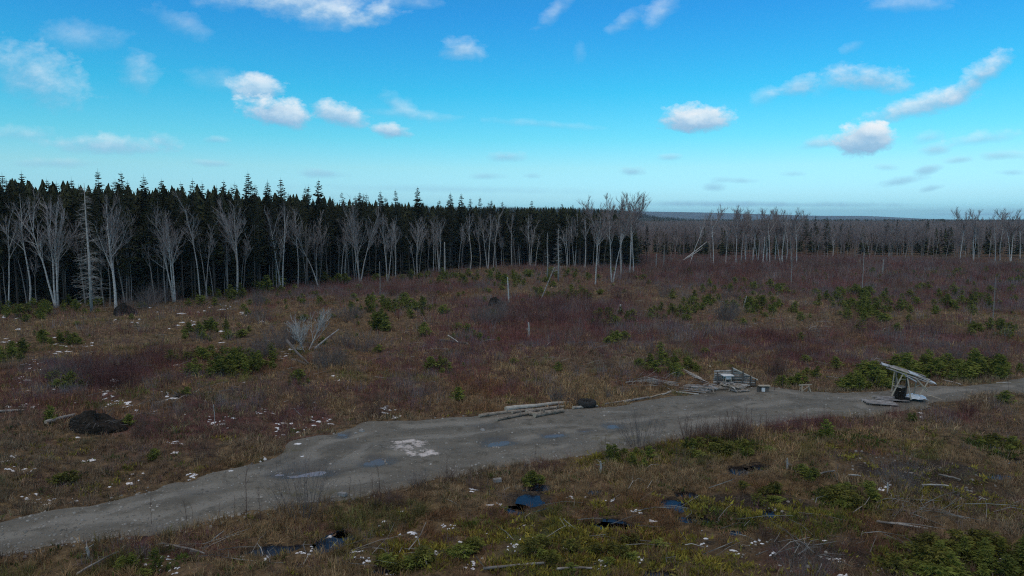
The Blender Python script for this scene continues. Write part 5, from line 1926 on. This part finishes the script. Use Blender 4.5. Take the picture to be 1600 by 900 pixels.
for i, (a, b, r, m_) in enumerate([((945, 631), (968, 627), .05, 'board'), ((975, 629), (1000, 624), .06, 'board'), ((990, 626), (1014, 622), .07, 'board'), ((1015, 622), (1046, 614), .04, 'board_new'), ((1035, 618), (1062, 609), .04, 'log_pale'), ((1043, 614), (1066, 606), .035, 'dead_grey'), ((955, 628), (985, 624), .04, 'dead_grey')]):
    ground_log('log', a, b, r, ['flat grey pole end nearest the tyre on the far road edge', 'grey pole second from the tyre on the far road edge', 'stout bluish grey timber on the far road edge', 'pale cleaned pole on the far road edge left of the firewood',
                                'pale pole reaching up to the firewood heap', 'grey pole behind the pale one left of the firewood heap', 'thin grey stick along the far road edge'][i], m_, mid=.02)
# poles spread like a fan left of the firewood
for i in range(11):
    a = (1000 + i * 2 + rnd.uniform(-4, 4), 596 + i * 1.0)
    b = (1040 + i * 2.2 + rnd.uniform(-5, 5), 606 + rnd.uniform(-4, 5))
    ground_log('pole', a, b, rnd.uniform(.015, .032), 'thin grey pole in the tangled brush left of the firewood heap', 'dead_grey', 'pole', 'grey poles in the brush left of the firewood', lift=rnd.uniform(0, .3), mid=.1, sides=5)
for i in range(6):
    ground_log('pole', (1066 + i * 3, 586 + i * 1.5), (1098 + i * 2, 594 + i * 1.2), .024, 'greyish pole lying in red brush behind the firewood heap', 'dead_grey', 'pole', 'poles behind the firewood heap', lift=.1, sides=5)
# long poles at the left of the heap
for i in range(14):
    x_ = rnd.uniform(0, 10)
    a = (1056 + x_ + i * 1.2, 606 + (i % 5) * 1.6 + rnd.uniform(-.6, .6))
    b = (1098 + x_ + i * 1.2, 611 + (i % 5) * 2.0 + rnd.uniform(-1, 1))
    ground_log('pole', a, b, rnd.uniform(.03, .06), 'long grey split pole in the left part of the firewood heap', 'board' if i % 3 else 'log', 'pole', 'long poles of the firewood heap', lift=.09 * (i // 5) + rnd.uniform(0, .06), sides=6)
ground_log('pole', (1057, 614), (1092, 620), .05, 'pale slab pole lying loose in front of the firewood heap', 'log_pale', 'pole')
for i in range(80):
    t = rnd.random()
    px, py = 1098 + t * 62, 606 + rnd.uniform(-5, 9) * (1 - .4 * t) + t * 3
    L = rnd.uniform(7, 16)
    an = rnd.gauss(.1, .6)
    ground_log('firewood', (px, py), (px + L * math.cos(an), py + L * math.sin(an) * .35), rnd.uniform(.03, .07), 'short weathered piece of firewood in the heap by the road', rnd.choice(['log', 'board', 'dead_grey']), 'firewood', 'pieces of the firewood heap', lift=rnd.uniform(0, .42) * (1 - abs(t - .45) * 1.2), sides=6)

# old tyre
x, y = at(917, 635)
bm_ = MB()
n1, n2 = 26, 10
for i in range(n1):
    a = 2 * math.pi * i / n1
    for j in range(n2):
        b = 2 * math.pi * j / n2
        rr_ = .36 + .13 * math.cos(b)
        bm_.v.append((math.cos(a) * rr_, math.sin(a) * rr_, .15 + .14 * math.sin(b) * (1 + .15 * math.cos(i * math.pi))))
for i in range(n1):
    for j in range(n2):
        bm_.f.append((i * n2 + j, ((i + 1) % n1) * n2 + j, ((i + 1) % n1) * n2 + (j + 1) % n2, i * n2 + (j + 1) % n2))
        bm_.mi.append(0)
o = bm_.build('tyre', M['rubber'])
o.location = (x, y, surf(x, y))
o.scale = (1.15, 1.15, 1.35)
tag(o, 'old black tyre lying flat at the far edge of the road', 'tyre')


# ------------------------------------------------------------------ things at the road's end
def fr(px, py):
    """local frame at a ground point: metres per photo pixel there"""
    x, y = at(px, py)
    return x, y, surf(x, y), y * math.cos(PITCH) / FPX + CAMH * math.sin(PITCH) / FPX


# rail stack (rack of poles between posts)
x, y, z, s = fr(1146, 604)
root = empty('pole_rack', (x, y, z))
tag(root, 'rack of stacked grey rails between dark posts, sloping down to the right', 'pole rack')
for i in range(7):
    zr = .12 + i * .15
    xr = 1.45 - max(0, i - 2) * .24
    m_ = MB()
    m_.tube([(-1.3, .1 * math.sin(i), zr), (xr * .3, .05, zr + .02), (xr, .05 * math.cos(i), zr - .05)], [.065, .06, .05], 6)
    m_.build('rail', M['dead_grey'] if i % 2 else M['board'], root)
m_ = MB()
m_.tube([(-.15, -.12, 1.25), (1.55, -.1, .45)], [.06, .05], 6)
m_.build('rail', M['log_pale'], root)
for i in range(4):
    m_ = MB()
    m_.tube([(-1.25 + .2 * i, -.15, .1 + .22 * i), (.1 + .3 * i, -.14, .15 + .2 * i)], [.05, .045], 6)
    m_.build('rail', M['board'], root)
for (xx, hh) in ((-1.15, 1.0), (-.2, 1.3), (.52, 1.1), (1.02, .75), (1.35, .55)):
    m_ = MB()
    m_.tube([(xx, -.2, -.2), (xx + .02, -.2, hh)], [.05, .045], 6)
    m_.build('post', M['bark_spruce'], root)
# pale-topped table in front of it
x, y, z, s = fr(1136, 606)
root = empty('work_table', (x, y, z), .1)
tag(root, 'small work table with a pale top and thin wooden legs before the rail rack', 'table')
m_ = MB()
m_.box((-.36, 0, .82), (.36, 0, .82), .5, .05, jit=.01)
m_.build('table_top', M['white'], root)
m_ = MB()
m_.box((-.16, -.02, .69), (.16, -.02, .69), .36, .2, jit=.02)
m_.build('drawer', M['tin'], root)
for (a, b) in ((-.2, -.16), (.2, -.16), (-.2, .16), (.2, .16)):
    m_ = MB()
    m_.box((a, b, -.05), (a * .95, b, .8), .055, .055)
    m_.build('leg', M['board_new'], root)
# small box stand
x, y, z, s = fr(1192, 614)
root = empty('box_stand', (x, y, z), -.1)
tag(root, 'small dark open-fronted box with a pale board on top and white panel inside', 'box')
m_ = MB()
m_.box((-.2, 0, .0), (-.2, 0, .36), .07, .36, up=(1, 0, 0))
m_.build('side_panel', M['bark_spruce'], root)
m_ = MB()
m_.box((.2, 0, .0), (.2, 0, .36), .07, .36, up=(1, 0, 0))
m_.build('side_panel', M['bark_spruce'], root)
m_ = MB()
m_.box((-.3, 0, .385), (.42, .02, .40), .34, .04, jit=.01)
m_.build('top_board', M['board_new'], root)
m_ = MB()
m_.box((0, -.02, .03), (0, -.02, .27), .2, .22, up=(0, 1, 0))
m_.build('panel', M['white'], root)
# sawhorse
x, y, z, s = fr(1258, 613)
root = empty('sawhorse', (x, y, z), .1)
tag(root, 'low pale sawhorse tipped at the grassy edge of the yard', 'sawhorse')
m_ = MB()
m_.box((-.42, 0, .44), (.42, .02, .46), .08, .05)
m_.build('top_rail', M['board_new'], root)
for (a, b, c, d_) in ((-.3, -.16, -.22, .44), (-.3, .16, -.22, .44), (.3, -.16, .2, .44), (.3, .16, .2, .44), ):
    m_ = MB()
    m_.box((a, b, -.02), (c, 0, d_), .05, .05)
    m_.build('leg', M['board_new'], root)
m_ = MB()
m_.box((-.25, -.1, .08), (.22, -.1, .4), .05, .04)
m_.build('brace', M['board_new'], root)

# lean-to stand with a sloping tin roof
x, y, z, s = fr(1409, 628)
root = empty('lean_to_stand', (x, y, z), 0)
tag(root, 'open pole stand under a long tin roof sloping down to the right beside the road', 'stand')
k = s


def L(px, py, dy=0.0):
    # stand-local point: px right, py up, dy away
    return Vector(((px - 1409) * k, dy, (628 - py) * k))


for i, (a, b, w, dy0, dy1) in enumerate([((1377, 569), (1421, 582), .30, .1, .0), ((1396, 575), (1446, 590), .22, .25, .2), ((1416, 579), (1458, 596), .34, -.1, -.15), ((1408, 582), (1424, 590), .26, -.3, -.38)]):
    m_ = MB()
    p, q_ = L(a[0], a[1], dy0), L(b[0], b[1], dy1)
    nrm = Vector((0, -.28, 1))
    p.z += dy0 * .28
    q_.z += dy1 * .28
    m_.box(p, q_, w, .03, up=nrm, jit=.03)
    m_.build('roof_sheet', M['tin'] if i != 1 else M['board'], root)
for i in range(7):
    x0_ = rnd.uniform(1376, 1400)
    x1_ = x0_ + rnd.uniform(34, 56)
    d_ = rnd.uniform(-.25, .32)
    m_ = MB()
    f_ = lambda xx: 568.5 + (xx - 1377) * .345
    m_.box(L(x0_, f_(x0_) - 1.6, d_) + Vector((0, 0, d_ * .28)), L(x1_, f_(x1_) - 1.9, d_) + Vector((0, 0, d_ * .28)), rnd.uniform(.09, .16), .03, up=(0, -.28, 1), jit=.012)
    m_.build('roof_plank', M['board'] if i % 3 else M['log_pale'], root)
for (a, b, d0, d1) in (((1378, 571), (1450, 596), -.3, -.35), ((1379, 569), (1452, 592), .45, .4)):
    m_ = MB()
    m_.tube([L(a[0], a[1] + 1.5, d0), L(b[0], b[1] + 1.5, d1)], [.045, .04], 6)
    m_.build('rafter', M['board'], root)
for (a, b, d0, d1, r) in [((1388, 609), (1391, 575), -.3, -.3, .035), ((1388, 616), (1404, 582), -.35, -.3, .045), ((1417, 622), (1410, 584), -.4, -.35, .045), ((1403, 622), (1405, 584), .5, .42, .07), ((1421, 622), (1422, 588), .5, .4, .07), ((1430, 615), (1444, 592), -.4, -.35, .045), ((1441, 609), (1423, 588), -.42, -.38, .04),
                         ((1407, 625), (1399, 582), .1, .1, .04), ((1433, 620), (1436, 592), .4, .35, .04)]:
    m_ = MB()
    m_.tube([L(a[0], a[1], d0) - Vector((0, 0, .0)), L(b[0], b[1], d1)], [r, r * .9], 6)
    m_.build('post', M['board_new'] if r < .06 else M['bark_spruce'], root)
for (a, b, d0, d1) in [((1389, 600), (1403, 604), -.36, -.36), ((1404, 596), (1421, 595), .44, .44), ((1424, 602), (1440, 603), -.4, .3), ((1404, 611), (1418, 606), -.1, .4), ((1424, 588), (1441, 606), -.3, -.44)]:
    m_ = MB()
    m_.tube([L(*a, d0), L(*b, d1)], [.028, .028], 5)
    m_.build('brace', M['board_new'], root)
# something rusty and dark stands inside: an oil-drum stove with a pipe
root = empty('drum', tuple(Vector((x, y, z)) + Vector((-.05, .15, 0))))
tag(root, 'rusty dark drum standing upright under the tin roof of the stand', 'drum')
m_ = MB()
m_.tube([(0, 0, -.02), (0, 0, .28), (0, 0, .3), (0, 0, .32), (0, 0, .6), (0, 0, .62), (0, 0, .64), (0, 0, .9)], [.27, .27, .285, .27, .27, .285, .27, .27], 16)
m_.build('body', M['earth'], root)
m_ = MB()
m_.tube([(0, 0, .89), (0, 0, .93)], [.285, .285], 16)
m_.build('lid', M['board'], root)
# bucket
x2, y2, z2, s2 = fr(1414, 627)
m_ = MB()
m_.tube([(0, 0, 0), (0, 0, .26), (0, 0, .28), (0, 0, .06)], [.11, .15, .15, .10], 12)
o = m_.build('bucket', M['rubber'])
o.location = (x2, y2 - .25, z2)
tag(o, 'small black bucket at the foot of the stand', 'bucket')
# board stacks in front
for (c, rz, nb, lab) in (((1374, 632), -.32, 5, 'low stack of dark grey boards, left one in front of the stand'), ((1392, 626), -.28, 5, 'low stack of pale grey boards reaching under the stand')):
    x2, y2, z2, s2 = fr(*c)
    root = empty('board_stack', (x2, y2, z2), rz)
    tag(root, lab, 'boards')
    for i in range(nb):
        m_ = MB()
        o_ = rnd.uniform(-.1, .1)
        m_.box((-.85 + o_, -.42 + i * .2, .13), (.85 + o_, -.40 + i * .2, .14), .17, .035, jit=.01)
        m_.build('board', M['board'], root)
    for xx in (-.6, 0, .6):
        m_ = MB()
        m_.box((xx, -.5, .05), (xx, .5, .05), .09, .12)
        m_.build('bearer', M['bark_spruce'], root)
# crumpled plastic sheet
x2, y2, z2, s2 = fr(1430, 626)
n = 22
gx_, gy_ = np.meshgrid(np.linspace(-.55, .55, n), np.linspace(-.45, .55, n))
gx_, gy_ = gx_.ravel(), gy_.ravel()
zz = .06 + .40 * fbm(gx_ + 3, gy_, .35, 4, 91) * np.clip(1.1 - gx_ ** 2 * 2 - gy_ ** 2 * 2, 0, 1)
gx2 = gx_ + (fbm(gx_, gy_, .3, 2, 92) - .5) * .3
gy2 = gy_ + (fbm(gx_, gy_, .3, 2, 93) - .5) * .3
ii = np.arange(n * n).reshape(n, n)
F = np.stack([ii[:-1, :-1].ravel(), ii[:-1, 1:].ravel(), ii[1:, 1:].ravel(), ii[1:, :-1].ravel()], 1)
o = np_mesh('plastic_sheet', np.stack([gx2, gy2, zz], 1), F, M['plastic'])
o.location = (x2, y2, z2)
tag(o, 'crumpled bluish white plastic sheet at the right foot of the stand', 'plastic sheet')
ground_log('pole', (1449, 618), (1472, 625), .03, 'pale straight stick on the gravel right of the stand', 'board_new', 'pole')
ground_log('pole', (1474, 592), (1502, 601), .05, 'pale bent pole at the far track edge right of the stand', 'log_pale', 'pole')
ground_log('pole', (1556, 598), (1580, 600), .03, 'thin stick by the track near the right photo edge', 'dead_grey', 'pole')

# fallen trunks and slash pieces one can single out
def high_pole(p0, z0, p1, Y1, z1, r, label, mat='dead_grey'):
    x0, y0 = at(*p0)
    x1 = (p1 - 800) / FPX * Y1
    m_ = MB()
    m_.tube([(x0, y0, hgt(x0, y0) + z0), ((x0 + x1) / 2, (y0 + Y1) / 2, hgt(x0, y0) + (z0 + z1) / 2 - .1), (x1, Y1, hgt(x1, Y1) + z1)], [r, r * .8, r * .4], 6)
    tag(m_.build('fallen_tree', M[mat]), label, 'dead tree')


yq = at(1067, 408)[1]
high_pole((1067, 408), .3, 1104, yq + 3, 5.2, .16, 'long white trunk propped at a slant in front of the low bare wood', 'bark_birch')
high_pole((1069, 407), .3, 1098, yq + 6, 3.4, .12, 'second thinner white trunk slanting under the long one', 'bark_birch')
high_pole((449, 548), .9, 477, at(477, 572)[1], .25, .12, 'snow-dusted broken log leaning left of the bleached tree', 'dead_dark')
ground_log('fallen_log', (457, 566), (478, 571), .12, 'short dark log with snow on it left of the bleached tree', 'dead_dark')
ground_log('fallen_log', (686, 533), (730, 540), .13, 'dark fallen log at the middle left of the clearing', 'dead_dark', mid=.2)
ground_log('fallen_log', (700, 530), (716, 541), .05, 'forked pale branch over the dark fallen log', 'dead_grey', lift=.3)
ground_log('fallen_log', (640, 556), (700, 552), .06, 'thin grey trunk lying in grass left of the dark fallen log', 'dead_grey')
ground_log('fallen_log', (0, 655), (40, 650), .07, 'thin pale trunk on the ground at the far left edge', 'dead_grey')
ground_log('fallen_log', (72, 673), (118, 660), .10, 'grey root-end trunk running into the big dark root mound', 'dead_grey', lift=.1)
ground_log('fallen_log', (120, 893), (185, 862), .035, 'long thin slash pole at the lower left corner', 'slash', lift=.1)
ground_log('fallen_log', (252, 850), (320, 870), .035, 'pale slash pole below the road at the lower left', 'slash', lift=.1)
ground_log('fallen_log', (755, 893), (850, 886), .045, 'long grey pole near the bottom edge at the centre', 'slash', lift=.1)
ground_log('fallen_log', (870, 891), (925, 886), .04, 'thinner grey pole near the bottom edge right of the long one', 'slash', lift=.1)
ground_log('fallen_log', (1466, 746), (1500, 755), .035, 'pale stick in the black mud at the right', 'slash', lift=.15)
ground_log('fallen_log', (1440, 760), (1482, 768), .035, 'longer grey stick below the pale one in the black mud', 'slash', lift=.1)
ground_log('fallen_log', (1326, 746), (1344, 756), .035, 'short forked branch over the dark slash at the right', 'slash', lift=.3)
ground_log('fallen_log', (1282, 752), (1304, 747), .04, 'bent pale branch left of the dark slash at the right', 'slash', lift=.3)
ground_log('fallen_log', (1370, 815), (1450, 820), .04, 'thin grey pole across the red heath at the lower right', 'slash', lift=.15)


# root mounds torn up by wind
def root_mound(px, py, wpx, hpx, label, seed):
    rng = random.Random(seed)
    x, y, z, s = fr(px, py)
    W, H = wpx * s / 2, hpx * s
    root = empty('root_mound', (x, y, z))
    tag(root, label, 'root mound')
    n1, n2 = 40, 16
    V = []
    for j in range(n2 + 1):
        t = j / n2
        for i in range(n1):
            a = 2 * math.pi * i / n1
            rr = math.cos(t * math.pi / 2) ** .7
            nn = float(fbm(np.array([math.cos(a) * 2 + seed]), np.array([math.sin(a) * 2 + t * 3]), .8, 4, seed)[0])
            kx = rr * (0.75 + .5 * nn)
            V.append((math.cos(a) * W * kx, math.sin(a) * W * .55 * kx, -.25 + (H + .25) * math.sin(t * math.pi / 2) * (.8 + .3 * nn) * (1 - .25 * math.cos(a + .5))))
    F = []
    for j in range(n2):
        for i in range(n1):
            i2 = (i + 1) % n1
            F.append((j * n1 + i, j * n1 + i2, (j + 1) * n1 + i2, (j + 1) * n1 + i))
    m_ = MB()
    m_.v, m_.f, m_.mi = V, F, [0] * len(F)
    m_.build('earth', M['earth'], root)
    m_ = MB()
    for k in range(26):
        a = rng.uniform(0, 6.28)
        t = rng.uniform(.2, .9)
        p = Vector((math.cos(a) * W * .7 * math.cos(t), math.sin(a) * W * .4 * math.cos(t), H * .9 * math.sin(t)))
        d = Vector((math.cos(a), math.sin(a) * .7 - .3, rng.uniform(-.3, .8))).normalized()
        q = p + d * rng.uniform(.25, .7)
        m_.tube([p * .8, p + d * .1, q], [.03, .022, .006], 4)
    m_.build('roots', M['dead_dark'], root)


root_mound(152, 674, 96, 21, 'big black root mound of torn-up earth by the left of the road', 5)
root_mound(197, 491, 36, 15, 'dark root ball at the foot of the pale trees on the left', 6)
root_mound(776, 485, 28, 12, 'small dark root ball in the shrubs at the middle', 7)
root_mound(288, 628, 34, 5, 'low dark slash heap between root mound and road', 8)

# stones and blocks
def stone(px, py, wpx, label, seed, mat='stone', box=False, flat=.55):
    rng = random.Random(seed)
    x, y, z, s = fr(px, py)
    W = wpx * s / 2
    m_ = MB()
    if box:
        m_.box((-W, 0, W * .35), (W, 0, W * .38), W * 1.1, W * .75, jit=W * .08)
    else:
        n1, n2 = 9, 5
        for j in range(n2 + 1):
            t = -.3 + 1.3 * j / n2
            for i in range(n1):
                a = 2 * math.pi * i / n1
                c = math.cos(t * math.pi / 2) * W * rng.uniform(.85, 1.12)
                m_.v.append((math.cos(a) * c, math.sin(a) * c * .8, math.sin(t * math.pi / 2) * W * flat * 1.3))
        for j in range(n2):
            for i in range(n1):
                i2 = (i + 1) % n1
                m_.f.append((j * n1 + i, j * n1 + i2, (j + 1) * n1 + i2, (j + 1) * n1 + i))
                m_.mi.append(0)
    o = m_.build('stone', M[mat])
    o.location = (x, y, z)
    o.rotation_euler = (0, 0, rng.uniform(-.3, .3))
    tag(o, label, 'stone')


stone(535, 776, 13, 'grey square block at the near road edge left of centre', 1, box=True)
stone(777, 748, 13, 'grey flat block in the grass below the road at the centre', 2, box=True)
stone(414, 719, 6, 'small white stone at the far road edge', 3, 'white')
stone(407, 722, 5, 'smaller white stone left of its twin at the far road edge', 4, 'white')
stone(565, 676, 10, 'dark stone lump on the road left of centre', 5)
stone(556, 679, 6, 'small dark stone beside the larger lump on the road', 6)
stone(754, 673, 9, 'flat dark stone on the road below the log row', 7)
stone(1070, 642, 0.1 + 5, 'small stone on the gravel yard below the firewood', 8)
stone(889, 825, 7, 'pale round stone in the moss at the bottom centre', 9, 'log_pale')
stone(1110, 576, 5, 'pale stump-like stone in the clearing behind the firewood', 10, 'log_pale')

# loose stones along the road's near verge
V, F, off = [], [], 0
cube = np.array([(-1, -1, -.6), (1, -1, -.6), (1, 1, -.6), (-1, 1, -.6), (-.6, -.7, .5), (.7, -.6, .6), (.6, .7, .45), (-.7, .6, .55)])
cf = np.array([(0, 1, 5, 4), (1, 2, 6, 5), (2, 3, 7, 6), (3, 0, 4, 7), (4, 5, 6, 7)])
n = 0
while n < 2600:
    if n % 3 == 0:
        px = rnd.uniform(0, 1400)
        py = np.interp(px, [p[0] for p in reversed(DN)], [p[1] for p in reversed(DN)]) + rnd.gauss(-4, 5)
    elif n % 3 == 1 or n % 12 != 2:
        px, py = rnd.uniform(0, 1500), 0
        lo_, hi_ = np.interp(px, [p[0] for p in UP], [p[1] for p in UP]), np.interp(px, [p[0] for p in reversed(DN)], [p[1] for p in reversed(DN)])
        py = rnd.uniform(lo_, hi_)
    else:
        c = rnd.choice(MUD[:5])
        px, py = c[0] + rnd.gauss(0, .5) * c[2], c[1] + rnd.gauss(0, .5) * c[3]
    x, y = at(px, min(897, py))
    sz = rnd.choice([.012, .016, .02, .03, .05]) * rnd.uniform(.7, 1.3)
    c, s = math.cos(n), math.sin(n)
    v = cube * sz * NR.uniform(.7, 1.3, cube.shape)
    V.append(np.stack([v[:, 0] * c - v[:, 1] * s + x, v[:, 0] * s + v[:, 1] * c + y, v[:, 2] * .8], 1))
    F.append(cf + off)
    off += 8
    n += 1
V = np.array(V)
cx, cy = V[:, :, 0].mean(1), V[:, :, 1].mean(1)
sv = road_sd(cx, cy)
zz = land_h(cx, cy, sv)
rh_ = road_h(cx, cy, sv)
zz = np.where(sv > -.3, np.maximum(zz, rh_), zz)
V[:, :, 2] += (zz + .015)[:, None]
M['pebble'] = mat_var('loose_stone', [(.07, .068, .06), (.17, .165, .155), (.36, .35, .33)], .9, bump=.2)
tag(np_mesh('gravel', V.reshape(-1, 3), np.concatenate(F), M['pebble']), 'loose grey stones on the road verge and in the mud', 'gravel', kind='stuff')

# ------------------------------------------------------------------ labels of neighbours told apart by their order in the photo
ORD = 'first second third fourth fifth sixth seventh eighth ninth tenth eleventh twelfth thirteenth fourteenth fifteenth sixteenth seventeenth eighteenth nineteenth twentieth'.split()
bylab = {}
for o in SC.objects:
    if o.parent is None and 'category' in o and 'group' in o:
        bylab.setdefault(o['label'], []).append(o)
def px_obj(o):
    if o.location.y:
        return px_of(o.location.x, o.location.y)
    n_ = len(o.data.vertices)
    return px_of(*(sum(v.co[i] for v in o.data.vertices) / n_ for i in (0, 1)))


BANDS = {2: ('nearer half', 'farther half'), 3: ('nearest third', 'middle third', 'farthest third')}
for lab, os_ in bylab.items():
    if len(os_) < 2 or len(os_) > 60:
        continue
    nb = math.ceil(len(os_) / 20)
    os_.sort(key=lambda o: o.location.y)
    per = math.ceil(len(os_) / nb)
    for b_ in range(nb):
        chunk = sorted(os_[b_ * per:(b_ + 1) * per], key=px_obj)
        for i, o in enumerate(chunk):
            new = '%s, %s%s from left' % (lab, '' if nb == 1 else BANDS[nb][b_] + ', ', ORD[i])
            if len(new.split()) <= 16:
                o['label'] = new
